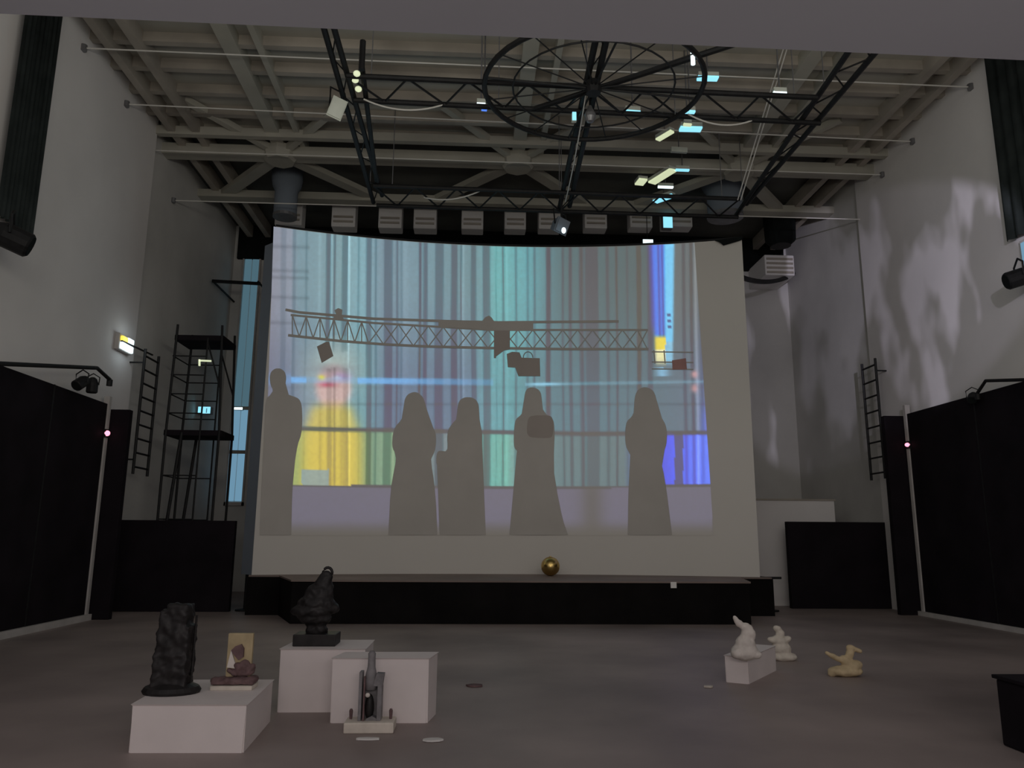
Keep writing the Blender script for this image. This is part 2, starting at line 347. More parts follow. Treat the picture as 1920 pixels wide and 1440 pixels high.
def film(x, y):
    ty = 804 + (x - 566) * .0175 if x < 1100 else 813.4 + (1100 - x) * .008 - 0     # transom height
    by = 908 + 4 * sin((x - 550) / 780 * pi)
    if y > by:                                   # faint lavender under the window
        c = (116, 112, 123); fade = 1 - sm(970, 1003, y)
        st_ = 1 - .35 * g(x, 1105, 18) - .30 * g(x, 1272, 6) - .5 * sm(500, 548, 548 + 500 - x) * 0
        if x < 545 or x > 1336: fade *= .15
        fade *= 1 - .75 * (g(x, 1110, 22))
        c = mix((102, 98, 92), c, fade)
        dk = 0
        if y < by + 5: c = mix(c, (82, 88, 92), .8)
        return c
    c = mix(lut(TOP, x), lut(MID, x), sm(520, 760, y))
    if y > ty: c = lut(LOW, x)
    xx = x - 1.5 * sin(y / 130 + x * .03) * sm(430, 800, y) - (y - 440) * .012 * (x - 900) / 400
    for cx, s_, a_ in STR:
        if y > 660 and 605 < cx < 660: continue
        if abs(xx - cx) < 4 * s_: 
            k = a_ * g(xx, cx, s_) if s_ < 3 else a_ / (1 + exp((abs(xx - cx) - s_) * 2))
            c = (c[0] * (1 - k * 1.15), c[1] * (1 - k * .92), c[2] * (1 - k * .85))
    for cx, s_, a_ in LIT:
        if abs(xx - cx) < 4 * s_: c = tuple(v * (1 + a_ * g(xx, cx, s_)) for v in c)
    # horizontal grid of a gantry on the left
    if x < 580 and y < 640:
        for yy in (462, 507, 520, 557, 605): c = tuple(v * (1 - .12 * g(y, yy + (x - 510) * .03, 3)) for v in c)
    # broad light portrait: hair, face, scarf
    if 545 < x < 720 and 630 < y < 910:
        hair = g(x, 626, 50) * g(y, 692, 50); c = mix(c, (170, 182, 176), .95 * hair)
        hl = g(x, 585, 22) * g(y, 760, 60); c = mix(c, (150, 165, 172), .5 * hl)
        face = sm(1, .55, hypot((x - 625) / 42, (y - 728) / 52)) if hypot((x - 625) / 42, (y - 728) / 52) < 1 else 0
        c = mix(c, (206, 176, 170), .95 * face)
        brow = g(x, 624, 36) * g(y, 692, 9); c = mix(c, (122, 116, 126), .5 * brow)
        lips = g(x, 614, 16) * g(y, 721, 4.8); c = mix(c, (188, 92, 112), .9 * lips)
        nose = g(x, 640, 18) * g(y, 706, 8); c = mix(c, (140, 125, 185), .6 * nose)
        e = g(x, 603, 6) * g(y, 708, 4); c = mix(c, (225, 215, 70), e)
        c = mix(c, (190, 205, 215), .7 * g(x, 632, 8) * g(y, 708, 4))
        w_ = 34 + 20 * sm(745, 830, y)
        scf = sm(745, 775, y) / (1 + exp((abs(x - 622) - w_) * .18)); c = mix(c, (222, 196, 92), .80 * scf)
        for fx in (600, 618, 640, 652): c = tuple(v * (1 - .10 * g(x, fx, 3) * scf) for v in c)
    # curtain folds over portrait
    if 600 < x < 665 and y > 690:
        for cx, s_, a_ in ((617, 5, .13), (627, 2, .2), (648, 5, .12)): 
            c = tuple(v * (1 - a_ / (1 + exp((abs(x - cx) - s_) * 2))) for v in c)
        c = tuple(v * (1 + .16 * g(x, 655, 1.8)) for v in c)
    if 560 < x < 620 and 878 < y < by: c = mix(c, (140, 160, 170), .85 * sm(560, 572, x) * sm(620, 612, x) if False else .8 * (1 if 566 < x < 617 and y > 880 + (617 - x) * .02 else 0))
    # bright line of light behind the heads
    yl = 714 + (x - 680) * .012 if x < 925 else 722 - (x - 925) * .016
    if 545 < x < 925: 
        k = (.8 if x > 670 or x < 575 else .25) * (1 - .6 * sm(690, 925, x)); c = mix(c, (125, 185, 245), k * (1 / (1 + exp((abs(y - yl) - 5.5) * 1.4))))
    elif x >= 985: c = mix(c, (150, 205, 230), (.9 * g(x, 1020, 28) + .35) * g(y, yl, 2.6))
    if x < 545: c = mix(c, (120, 170, 230), .5 * g(y, 712, 10) * (1 - g(x, 520, 10)))
    # the blue and cyan column on the right
    xa = 1222 + (y - 460) * .035; xb = 1264 - (y - 460) * .012
    k = 1 / (1 + exp((xa - x) * 1.0)) / (1 + exp((x - xb) * 1.2))
    if y < 690:
        xm = 1246 + (y - 460) * .01
        col = mix((72, 138, 235), (130, 205, 245), sm(xm - 4, xm + 3, x))
        for cx in (1234, 1241): col = tuple(v * (1 - .28 * g(x, cx + (y - 460) * .02, 2.0)) for v in col)
        if y > 628 and x < xm: col = mix(col, (235, 215, 90), sm(626, 636, y)); 
        if y > 655 and x < xm: col = mix(col, (235, 240, 235), .6)
        if x > xm and y > 640: col = mix(col, (150, 190, 210), .7)
        if abs(x - 1255) < 3.5 and (588 < y < 593 or 600 < y < 606 or 610 < y < 616): col = mix(col, (60, 90, 130), .8)
        c = mix(c, col, k * (1 - sm(672, 690, y)))
        c = mix(c, (95, 95, 215), .5 * g(x, xa - 2, 5) * (1 - sm(600, 640, y)))
    elif y < 706: c = mix(c, (150, 205, 240), .7 * g(x, 1242, 12))
    c = mix(c, (222, 165, 165), .8 * g(x, 1302, 6) * (g(y, 702, 7) + g(y, 728, 8)))
    if x > 1305: c = mix(c, (110, 125, 250), .55 * sm(740, 790, y) * sm(1305, 1330, x) if y < ty else 0)
    if x > 1265 and x < 1281 and y > ty: c = mix(c, (92, 88, 120), .9)
    # faint lines and transom
    for yy, a_ in ((756, .10), (724, .05)): c = tuple(v * (1 - a_ * g(y, yy + 2, 2.5)) for v in c)
    c = mix(c, (72, 86, 90), .85 / (1 + exp((abs(y - ty) - 4) * 1.6)))
    return c
AMB = tuple(s2l(v) for v in (102, 98, 92))
def picture():
    x0, x1 = 494, 1337; nx, ny = 340, 196
    me = bpy.data.meshes.new('projected_picture'); vs = []; cs = []; fs = []
    o3 = org(scr); tops = []
    for i in range(nx + 1):
        x = 513 + (1302 - 513) * i / nx; lo, hi = 380.0, 520.0
        for _ in range(18):
            mid = (lo + hi) / 2
            if spt(x, mid).z > ZT - .012: lo = mid
            else: hi = mid
        tops.append(hi)
    for j in range(ny + 1):
        for i in range(nx + 1):
            s_ = i / nx; yb = 1004.0
            xl = 513 - 19 * j / ny; xr = 1302 + (1338 - 1302) * j / ny
            x = xl + (xr - xl) * s_
            yt = tops[i]
            y = yt + (yb - yt) * j / ny
            vs.append(spt(x, y, .006) - o3)
            c = film(x, y); cs.append([max(0.0, s2l(c[k]) - AMB[k]) for k in range(3)])  # film gives the projected light's colour, painted as glow
    for j in range(ny):
        for i in range(nx):
            a = j * (nx + 1) + i; fs.append((a, a + 1, a + nx + 2, a + nx + 1))
    me.from_pydata([tuple(v) for v in vs], [], fs)
    ca = me.color_attributes.new('film', 'FLOAT_COLOR', 'POINT')
    for i, c in enumerate(cs): ca.data[i].color = (*c, 1)
    me.materials.append(M['picture'])
    o = bpy.data.objects.new('projected_picture', me); COL.objects.link(o); o.parent = scr
    o['label'] = 'painted glow of projected tall curtained windows and a woman with a yellow scarf'
    return o
pic = picture()

def chaikin(P, n=1):
    for _ in range(n):
        Q = []
        for a, b in zip(P, P[1:] + P[:1]):
            Q += [(a[0] * .75 + b[0] * .25, a[1] * .75 + b[1] * .25), (a[0] * .25 + b[0] * .75, a[1] * .25 + b[1] * .75)]
        P = Q
    return P
def chaikin_fixed(P, n=1):       # smooth everything but the straight lower hem
    i0 = [i for i, p in enumerate(P) if p[1] > 1000]; P = P[i0[-1]:] + P[:i0[0] + 1]
    for _ in range(n):
        Q = [P[0]]
        for a, b in zip(P, P[1:]): Q += [(a[0] * .78 + b[0] * .22, a[1] * .78 + b[1] * .22), (a[0] * .22 + b[0] * .78, a[1] * .22 + b[1] * .78)]
        P = Q + [P[-1]]
    return P
def flat(bm, poly, off):        # thin patch lying on the screen, following its curve
    v = [bm.verts.new(spt(x, y, off)) for x, y in poly]
    fc = bm.faces.new(v); bmesh.ops.triangulate(bm, faces=[fc])
def line(bm, a, b, w_, off):
    dx, dy = b[0] - a[0], b[1] - a[1]; l = hypot(dx, dy); n = max(1, int(l / 30))
    ux, uy = -dy / l * w_ / 2, dx / l * w_ / 2
    for i in range(n):
        p = (a[0] + dx * i / n, a[1] + dy * i / n); q = (a[0] + dx * (i + 1) / n, a[1] + dy * (i + 1) / n)
        flat(bm, [(p[0] + ux, p[1] + uy), (q[0] + ux, q[1] + uy), (q[0] - ux, q[1] - uy), (p[0] - ux, p[1] - uy)], off)
mat('silhouette', (.54, .515, .48), .95, .04, 1.5, spec=.1)  # screen tone without projector light, for shadows painted as matte patches
mat('silhouette_dark', (.43, .385, .355), .95, .04, 1.5, spec=.1)  # deeper tone for the painted shadows
FIG = [  # people's shadows, painted as flat patches on the screen
 ('painted shadow of a standing person cut by the left screen edge', [(498, 748), (508, 740), (512, 732), (507, 722), (505, 708), (508, 697), (516, 691), (526, 691), (534, 697), (537, 708), (535, 722), (530, 732), (534, 739), (550, 743), (561, 748), (566, 760), (567, 790), (565, 815), (558, 834), (552, 872), (548, 920), (546, 1003), (487, 1003), (491, 900), (496, 800)]),
 ('painted shadow of a long haired person in a long skirt right of the yellow scarf', [(772, 736), (764, 740), (759, 748), (757, 760), (757, 775), (752, 788), (741, 800), (736, 815), (735, 835), (738, 846), (748, 853), (742, 866), (738, 885), (732, 920), (728, 1003), (820, 1003), (818, 950), (814, 904), (809, 872), (808, 858), (815, 848), (818, 830), (817, 812), (811, 800), (801, 788), (798, 772), (797, 756), (793, 745), (786, 738), (779, 735)]),
 ('painted shadow of a person holding a camera up in front', [(872, 745), (863, 749), (859, 757), (857, 770), (857, 785), (848, 794), (840, 806), (838, 822), (840, 840), (834, 848), (828, 845), (821, 846), (818, 855), (818, 872), (826, 879), (833, 882), (831, 900), (828, 925), (824, 1003), (911, 1003), (907, 916), (902, 875), (904, 835), (904, 812), (900, 792), (898, 776), (898, 760), (893, 750), (884, 745)]),
 ('painted shadow of a person with a backpack in the screen middle', [(996, 726), (988, 729), (984, 737), (983, 750), (982, 768), (977, 778), (967, 786), (964, 800), (963, 825), (964, 840), (970, 846), (978, 847), (973, 862), (968, 880), (963, 916), (955, 1003), (1065, 1003), (1055, 974), (1043, 915), (1038, 880), (1036, 860), (1039, 842), (1040, 815), (1039, 792), (1034, 782), (1022, 776), (1017, 766), (1016, 748), (1014, 736), (1008, 729)]),
 ('painted shadow of a long haired person beside the blue window', [(1206, 726), (1197, 730), (1191, 740), (1189, 755), (1189, 772), (1184, 782), (1175, 790), (1172, 806), (1172, 828), (1175, 842), (1183, 849), (1191, 850), (1185, 866), (1181, 885), (1178, 920), (1177, 1003), (1260, 1003), (1257, 977), (1250, 920), (1243, 878), (1236, 858), (1238, 850), (1246, 845), (1250, 832), (1251, 812), (1248, 796), (1241, 784), (1234, 776), (1232, 762), (1230, 744), (1225, 733), (1216, 727)])]
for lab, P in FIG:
    f = B(); flat(f, chaikin_fixed(P), .016); o = obj('painted_shadow_figure', f, 'silhouette', scr); o['label'] = lab
f = B(); flat(f, chaikin([(990, 784), (998, 779), (1030, 779), (1036, 784), (1038, 800), (1036, 818), (1030, 822), (994, 821), (988, 815), (988, 800)], 1), .02); obj('painted_shadow_backpack', f, 'silhouette_dark', scr)
# shadow of a lighting truss, painted as flat strips
def cy(T, x):
    for (a, ya), (b, yb) in zip(T, T[1:]):
        if x <= b: return ya + (yb - ya) * (x - a) / (b - a)
    return T[-1][1]
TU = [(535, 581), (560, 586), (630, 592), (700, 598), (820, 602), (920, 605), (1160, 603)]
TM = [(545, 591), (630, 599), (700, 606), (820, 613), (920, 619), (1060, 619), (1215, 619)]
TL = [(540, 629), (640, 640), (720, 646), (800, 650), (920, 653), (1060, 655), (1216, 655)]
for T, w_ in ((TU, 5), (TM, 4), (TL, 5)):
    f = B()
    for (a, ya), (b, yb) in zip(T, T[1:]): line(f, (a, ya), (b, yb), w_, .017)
    obj('painted_shadow_chord', f, 'silhouette', scr)['label'] = 'painted shadow of a long curved lighting truss chord'
f = B(); flat(f, [(822, 601), (870, 601), (904, 602), (910, 595), (917, 592), (922, 596), (926, 602), (960, 605), (1000, 606), (1000, 618), (960, 619), (920, 619), (870, 616), (822, 613)], .018); obj('painted_shadow_plate', f, 'silhouette', scr)
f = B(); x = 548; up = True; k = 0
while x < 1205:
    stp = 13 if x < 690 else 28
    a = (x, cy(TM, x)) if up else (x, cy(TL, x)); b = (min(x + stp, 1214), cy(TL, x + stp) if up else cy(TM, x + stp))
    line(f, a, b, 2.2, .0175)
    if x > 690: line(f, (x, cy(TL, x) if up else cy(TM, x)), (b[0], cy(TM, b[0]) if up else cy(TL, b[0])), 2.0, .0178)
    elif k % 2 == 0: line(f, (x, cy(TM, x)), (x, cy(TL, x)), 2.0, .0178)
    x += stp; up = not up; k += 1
obj('painted_shadow_lacing', f, 'silhouette', scr)
for P, lab in (([(594, 650), (610, 647), (612, 641), (617, 641), (619, 648), (625, 668), (603, 681)], 'painted shadow of a tilted spotlight at the left'),
               ([(950, 664), (960, 660), (974, 661), (978, 671), (1012, 672), (1013, 706), (972, 706), (966, 690), (952, 689)], 'painted shadow of two boxy spotlights in the middle'),
               ([(926, 620), (956, 620), (956, 656), (945, 658), (931, 656), (930, 672), (926, 672)], 'painted shadow of a comb shaped clamp on the truss')):
    f = B(); flat(f, P, .022); obj('painted_shadow_spotlight', f, 'silhouette_dark', scr)['label'] = lab  # spotlight and clamp shadows painted as flat dark patches
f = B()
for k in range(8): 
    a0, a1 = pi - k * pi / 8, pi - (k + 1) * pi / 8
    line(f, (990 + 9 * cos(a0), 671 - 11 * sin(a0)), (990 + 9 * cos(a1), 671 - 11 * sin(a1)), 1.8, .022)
obj('painted_shadow_yoke', f, 'silhouette_dark', scr)
f = B(); flat(f, [(622, 600), (630, 590), (627, 582), (634, 578), (642, 581), (641, 592), (645, 600)], .02); obj('painted_shadow_clamp', f, 'silhouette', scr)
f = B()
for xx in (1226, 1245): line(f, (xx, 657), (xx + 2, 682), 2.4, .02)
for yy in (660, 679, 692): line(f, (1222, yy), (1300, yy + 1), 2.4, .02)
obj('painted_shadow_basket', f, 'silhouette', scr)  # basket shadow painted as thin lines
f = B(); flat(f, [(1260, 676), (1286, 672), (1288, 693), (1261, 694)], .022); obj('painted_red_lamp_patch', f, mat('painted_red', (.46, .26, .24), .9), scr)

# ------------------------------------------------------------------ black partitions
def part_box(name, a, b, label, extra=None):
    t = thing(name, label, 'partition', ((a[0] + b[0]) / 2, (a[1] + b[1]) / 2, 0)); f = B(); box(f, a, b, .01); obj('panel', f, 'black_paint', t); return t
xl = XL + .16
q = onx(202, 757, xl); yl_, zl_ = q.y, q.z
tl = part_box('black_partition', (XL + .01, 5.5, .1), (xl, yl_, zl_), 'long tall black partition along the left wall', None)
p = onx(201, 814, xl)
f = B(); box(f, (xl - .08, yl_, 0), (xl + .03, yl_ + .09, zl_ + .15)); obj('corner_post', f, 'white_trim', tl)
f = B(); blob(f, (xl + .06, yl_ - .02, p.z), (.055, .05, .055)); obj('indicator_light', f, 'glow_pink', tl)
f = B(); box(f, (xl + .0, yl_ - .06, p.z - .08), (xl + .05, yl_ + .1, p.z + .08)); obj('indicator_box', f, 'black_metal', tl)
for k, y in enumerate((8.1, 10.7, 13.3)):
    f = B(); box(f, (xl, y, .1), (xl + .012, y + .03, zl_)); obj('joint_cover', f, 'black_metal', tl)
a_, b_ = at(200, 768, yl_ + .2), at(246, 768, yl_ + .2)
part_box('black_partition', (XL + .02, yl_ + .15, 0), (b_.x, yl_ + .3, a_.z), 'narrow tall black partition facing the room at the left corner post')
a_, b_ = at(232, 975, 17.1), at(444, 975, 17.1)
part_box('black_partition', (b_.x - 2.9, 17.0, 0), (b_.x, 17.15, a_.z), 'low wide black partition left of the stage')
xr = XR - .16
q = onx(1700, 776, xr); yr_, zr_ = q.y, q.z
tr = part_box('black_partition', (xr, 6, .09), (XR - .01, yr_, zr_), 'long tall black partition along the right wall')
p = onx(1697, 836, xr)
f = B(); box(f, (xr - .03, yr_, 0), (xr + .08, yr_ + .09, zr_ + .2)); obj('corner_post', f, 'white_trim', tr)
f = B(); blob(f, (xr - .06, yr_ - .02, p.z), (.055, .05, .045)); obj('indicator_light', f, 'glow_pink', tr)
f = B(); box(f, (xr - .05, yr_ - .06, p.z - .08), (xr, yr_ + .1, p.z + .08)); obj('indicator_box', f, 'black_metal', tr)
for y in (8.5, 11.3, 14.1):
    f = B(); box(f, (xr - .012, y, .09), (xr, y + .03, zr_)); obj('joint_cover', f, 'black_metal', tr)
a_, b_ = at(1655, 780, yr_ + .2), at(1702, 780, yr_ + .2)
part_box('black_partition', (a_.x, yr_ + .15, 0), (XR - .02, yr_ + .3, a_.z), 'narrow tall black partition facing the room at the right corner post')
a_, b_ = at(1474, 978, 18.1), at(1660, 978, 18.1)
part_box('black_partition', (a_.x, 18.05, 0), (b_.x + .3, 18.2, a_.z), 'low wide black partition right of the stage')
a_, b_ = at(1385, 938, 18.9), at(1560, 938, 18.9)
t = thing('white_partition', 'pale low wall behind the right low black partition', 'partition', ((a_.x + b_.x) / 2, 18.9, 0))
f = B(); box(f, (a_.x, 18.8, 0), (b_.x, 18.98, a_.z)); obj('panel', f, 'wall_white', t)
f = B(); box(f, (a_.x, 18.77, a_.z), (b_.x + .03, 19.0, a_.z + .04)); obj('ledge', f, 'joist', t)
# small stands either side of the stage
def stand(px, py, y, h, label):
    b = at(px, py, y); b.z = 0; t = thing('stand', label, 'stand', b)
    f = B(); tube(f, [b + Vector((0, 0, .02)), b + Vector((0, 0, h))], .035); obj('pole', f, 'black_metal', t)
    f = B(); bar(f, b + Vector((-.04, 0, h)), b + Vector((.3, 0, h)), .05); obj('arm', f, 'black_metal', t)
    f = B(); lathe(f, [(.2, 0), (.2, .03), (.05, .05)], b, 14); obj('base', f, 'black_metal', t)
stand(1443, 1140, 17.4, .72, 'thin black stand with a short arm right of the stage')
stand(459, 1140, 17.25, 1.05, 'thin black stand with a short arm left of the stage')

# ------------------------------------------------------------------ curtains, wall lamps
def curtain(label, X, s, ya, yb, z0, z1, m):
    t = thing('black_curtain', label, 'curtain', (X, (ya + yb) / 2, z0)); f = B(); n = 40; R_ = []
    for z in (z0, z1):
        R_.append([f.verts.new((X + s * (.14 + .05 * sin(i * 1.35)), ya + (yb - ya) * i / n, z)) for i in range(n + 1)])
    for i in range(n): f.faces.new((R_[0][i], R_[0][i + 1], R_[1][i + 1], R_[1][i]))
    r = bmesh.ops.solidify(f, geom=f.faces[:], thickness=.02)
    obj('cloth', f, m, t, True)
    f = B(); tube(f, [(X + s * .14, ya, z1), (X + s * .14, yb, z1)], .03); obj('rail', f, 'black_metal', t)
curtain('dark narrow curtain hanging high on the left wall', XL, 1, 11.2, 12.15, 6.3, 10.95, 'green_cloth')
curtain('dark curtain hanging high on the right wall at the frame edge', XR, -1, 10.6, 12.75, 6.9, 10.95, 'green_cloth')
def spot(name, label, p, aim, s, m, group=None, body_m='black_metal'):
    p = Vector(p); t = thing(name, label, 'spotlight', p, group); q = Vector(aim).normalized().to_track_quat('-Z', 'Y').to_matrix()
    f = B(); lathe(f, [(.30 * s, -.5 * s), (.34 * s, -.45 * s), (.34 * s, .15 * s), (.25 * s, .4 * s), (.12 * s, .5 * s)], (0, 0, 0), 14)
    bmesh.ops.transform(f, matrix=Matrix.Translation(p) @ q.to_4x4(), verts=f.verts); obj('housing', f, body_m, t)
    f = B(); lathe(f, [(.28 * s, -.52 * s), (.28 * s, -.5 * s)], (0, 0, 0), 14)
    bmesh.ops.transform(f, matrix=Matrix.Translation(p) @ q.to_4x4(), verts=f.verts); obj('lens', f, m, t)
    f = B(); tube(f, [p + q @ Vector((.4 * s, 0, 0)), p + q @ Vector((.42 * s, 0, 0)) + Vector((0, 0, .5 * s)), p + Vector((0, 0, .75 * s)), p + q @ Vector((-.42 * s, 0, 0)) + Vector((0, 0, .5 * s)), p + q @ Vector((-.4 * s, 0, 0))], .04 * s, 6); obj('yoke', f, 'black_metal', t)
    return t
p = onx(20, 445, XL + .5)
spot('spotlight', 'big dark floodlight under the left curtain at the frame edge', p, (1, .5, -.4), .55, 'black_cloth')
p = onx(1912, 520, XR - .45)
spot('spotlight', 'dark floodlight by the cyan window at the right edge', p, (-1, .3, -.3), .45, 'black_cloth')
# lighting bars on top of side partitions
def arm_bar(label, pts, r):
    t = thing('lighting_bar', label, 'bar', pts[0]); f = B(); tube(f, pts, r, 8); obj('bar', f, 'black_metal', t)
    f = B(); tube(f, [pts[-1] , pts[-1] + Vector((0, 0, -.12))], r * 1.6, 8); obj('end_cap', f, 'black_metal', t); return t
a, b, c = onx(-40, 680, -6.9), onx(182, 690, -6.9), onx(206, 712, -6.95)
arm_bar('thin dark bar above the left black partition', [a, b, c], .035)
spot('spotlight', 'tilted black spotlight hanging first on the left bar', onx(153, 717, -6.88), (-.2, -.8, -.6), .3, 'black_cloth', 'spotlights on the left bar')
spot('spotlight', 'upright black spotlight hanging nearest the end of the left bar', onx(173, 722, -6.88), (0, .05, -1), .28, 'black_cloth', 'spotlights on the left bar')
a, b, c = onx(1960, 711, 9.3), onx(1848, 714, 9.3), onx(1832, 738, 9.35)
arm_bar('thin dark bar above the right black partition', [a, b, c], .03)
spot('spotlight', 'small black spotlight sitting on top of the right partition', onx(1824, 745, 9.5), (-.5, -.5, -.5), .26, 'black_cloth')

# ------------------------------------------------------------------ wall ladders and the scaffold
def ladder(label, X, side, ya, yb, z0, z1, n, m='black_metal'):
    t = thing('ladder_truss', label, 'ladder', (X, (ya + yb) / 2, z0)); 
    for y in (ya, yb):
        f = B(); tube(f, [(X, y, z0), (X, y, z1)], .03, 6); obj('rail', f, m, t)
    for k in range(n):
        z = z0 + .15 + (z1 - z0 - .3) * k / (n - 1)
        f = B(); tube(f, [(X, ya, z), (X, yb, z)], .022, 6); obj('rung', f, m, t)
    for z in (z0 + .3, z1 - .3):
        f = B(); bar(f, (X, ya, z), (XL if side < 0 else XR, ya, z), .03); obj('bracket', f, m, t)
    return t
a, b = onx(257, 890, XL + .3), onx(257, 645, XL + .3)
ladder('thin dark ladder truss standing off the left wall beside the scaffold', XL + .3, -1, onx(258, 800, XL + .3).y, onx(285, 800, XL + .3).y, a.z, b.z, 9)
a, b = onx(1640, 900, XR - .25), onx(1640, 672, XR - .25)
ladder('thin dark ladder truss standing off the right wall', XR - .25, 1, onx(1650, 780, XR - .25).y, onx(1624, 780, XR - .25).y, a.z, b.z, 8, 'black_metal')
# scaffold tower
s0 = at(372, 960, 17.8); s0.z = 0
sc_ = thing('scaffold_tower', 'dark tubular scaffold tower with two platforms left of the screen', 'scaffold', s0)
zt, zm = at(380, 640, 17.8).z, at(375, 815, 17.8).z
xa, xb = at(322, 815, 17.8).x, at(420, 815, 17.8).x; ya, yb = 17.45, 18.4
xat, xbt = at(342, 640, 17.8).x, at(424, 640, 17.8).x
for (x, xt) in ((xa, xat), (xb, xbt)):
    for y in (ya, yb):
        f = B(); tube(f, [(x, y, 0), (x, y, zm), (xt, y, zt + .3)], .028, 6); obj('leg', f, 'black_metal', sc_)
for z in (zm, zt):
    for k in range(4):
        x0, x1 = (xa, xb) if z == zm else (xat, xbt); w_ = (yb - ya) / 4
        f = B(); box(f, (x0 - .05, ya + k * w_ + .01, z - .06), (x1 + .05, ya + (k + 1) * w_ - .01, z + .06)); obj('platform_plank', f, 'black_paint', sc_)
for z in [zm * k / 4 for k in (1, 2, 3)] + [zm + (zt - zm) * k / 5 for k in (1, 2, 3, 4)]:
    for y in (ya, yb):
        f = B(); tube(f, [(xa + (xat - xa) * max(0, (z - zm) / (zt - zm)), y, z), (xa + .75, y, z)], .015, 6); obj('rung', f, 'black_metal', sc_)
    f = B(); tube(f, [(xa, ya, z), (xa, yb, z)], .015, 6); obj('rung', f, 'black_metal', sc_)
for y in (ya, yb):
    f = B(); tube(f, [(xa + .75, y, 0), (xa + .75, y, zt)], .02, 6); obj('inner_post', f, 'black_metal', sc_)
    f = B(); tube(f, [(xbt - .3, y, zt - .1), (xb - .05, y, zm + 1.0)], .02, 6); obj('diagonal', f, 'black_metal', sc_)
    f = B(); tube(f, [(xa + .35, y, zm), (xa + .1, y, .5)], .035, 6); obj('diagonal', f, 'black_metal', sc_)
# hanging wall rail above scaffold
f = B(); tube(f, [at(398, 527, 21), at(488, 532, 21)], .05, 6); 
t = thing('wall_rail', 'dark horizontal rail across the upper part of the blue window', 'rail', at(443, 530, 21)); obj('rail', f, 'black_metal', t)
f = B()
for xx in (400, 484): tube(f, [at(xx, 528, 21), Vector((at(xx, 528, 21).x, 22.9, at(xx, 528, 21).z))], .03, 6)
obj('bracket', f, 'black_metal', t)

# ------------------------------------------------------------------ signs and small lamps
def boxlamp(name, label, cat, p, sx, sy, sz, m, body='grey_metal'):
    t = thing(name, label, cat, p); f = B(); box(f, p + Vector((-sx / 2, 0, -sz / 2)), p + Vector((sx / 2, sy, sz / 2)), .01); obj('housing', f, body, t)
    f = B(); box(f, p + Vector((-sx / 2 + .01, -.015, -sz / 2 + .01)), p + Vector((sx / 2 - .01, 0, sz / 2 - .01))); obj('diffuser', f, m, t); return t
YX = onx(383, 769, XL + .12).y
t = boxlamp('exit_sign', 'small glowing cyan exit sign beside the blue window', 'sign', at(383, 769, YX), .34, .2, .2, 'glow_cyan')

f = B(); p = at(383, 769, YX - .03)
for k in (-1, 1): box(f, p + Vector((k * .06 - .012, 0, -.07)), p + Vector((k * .06 + .012, .01, .05)))
obj('pictogram', f, 'pane_dim', t)
boxlamp('wall_lamp', 'small white lamp between the exit sign and the blue window', 'lamp', at(403, 767, YB - .1), .16, .08, .1, 'glow_cream')
boxlamp('wall_lamp', 'small white lamp in front of the blue window', 'lamp', at(447, 766, YB - .13), .26, .1, .09, 'glow_white')
p = onx(230, 645, XL + .04)
t = thing('wall_lamp', 'bright bluish white lamp with yellow top on the left wall', 'lamp', p)
f = B(); box(f, (XL, p.y - .3, p.z - .17), (XL + .1, p.y + .3, p.z + .17), .02); obj('backplate', f, 'white_trim', t)
f = B(); box(f, (XL + .1, p.y - .26, p.z - .15), (XL + .16, p.y + .26, p.z - .01), .02); obj('diffuser', f, 'glow_white', t)
f = B(); box(f, (XL + .1, p.y - .26, p.z + .02), (XL + .16, p.y - .02, p.z + .12), .02); obj('diffuser', f, 'glow_yellow', t)
f = B(); box(f, (XL + .1, p.y + .0, p.z + .02), (XL + .16, p.y + .26, p.z + .14), .02); obj('diffuser', f, 'glow_white', t)
f = B(); bar(f, (XL + .13, p.y - .25, p.z + .005), (XL + .2, 17.0, p.z + .03), .03); obj('arm', f, 'black_metal', t)
l = bpy.data.lights.new('wall_lamp_light', 'POINT'); l.energy = 3.0; l.color = (.8, .93, 1); l.shadow_soft_size = .15
o = bpy.data.objects.new('wall_lamp_light', l); COL.objects.link(o); o.location = (XL + .4, p.y, p.z)
t = thing('corner_lamp', 'small lit white corner lamp on the scaffold', 'lamp', at(374, 678, 17.4))
f = B(); bar(f, at(374, 676, 17.4), at(396, 677, 17.4), .035); obj('tube', f, 'glow_cream', t)
f = B(); bar(f, at(374, 674, 17.4), at(374, 686, 17.4), .035); obj('tube', f, 'glow_cream', t)

# ------------------------------------------------------------------ lighting rig
ZR = 9.1
rig = thing('lighting_rig', 'black rectangular truss rig hanging under the roof', 'lighting rig', (1.9, 13.5, ZR))
def truss(label, A, Bq, r, nl, rl=.02, hang=()):
    f = B(); tube(f, list(A), r, 8); t = obj('truss_chord', f, 'black_metal', rig); t['label'] = label
    f = B(); tube(f, list(Bq), r, 8); obj('truss_chord', f, 'black_metal', rig)
    for k in range(nl):
        s0, s1 = k / nl, (k + 1) / nl
        P, Q = (A, Bq) if k % 2 == 0 else (Bq, A)
        f = B(); tube(f, [P[0].lerp(P[1], s0), Q[0].lerp(Q[1], s1)], rl, 6); obj('lacing', f, 'black_metal', t)
    for s in hang:
        a = A[0].lerp(A[1], s); f = B(); tube(f, [a, Vector((a.x, a.y, ZC))], .01, 5); obj('suspension_cable', f, 'grey_metal', t)
def F2(x, y): return flr(x, y, ZR)
truss('black cross truss nearest the balcony', (F2(650, 142), F2(1532, 183)), (F2(664, 188), F2(1538, 231)), .048, 16, hang=(.05, .5, .95))
truss('black cross truss above the screen', (F2(700, 348), F2(1387, 373)), (F2(706, 385), F2(1384, 407)), .05, 18, hang=(.05, .5, .95))
up = Vector((0, 0, .07))
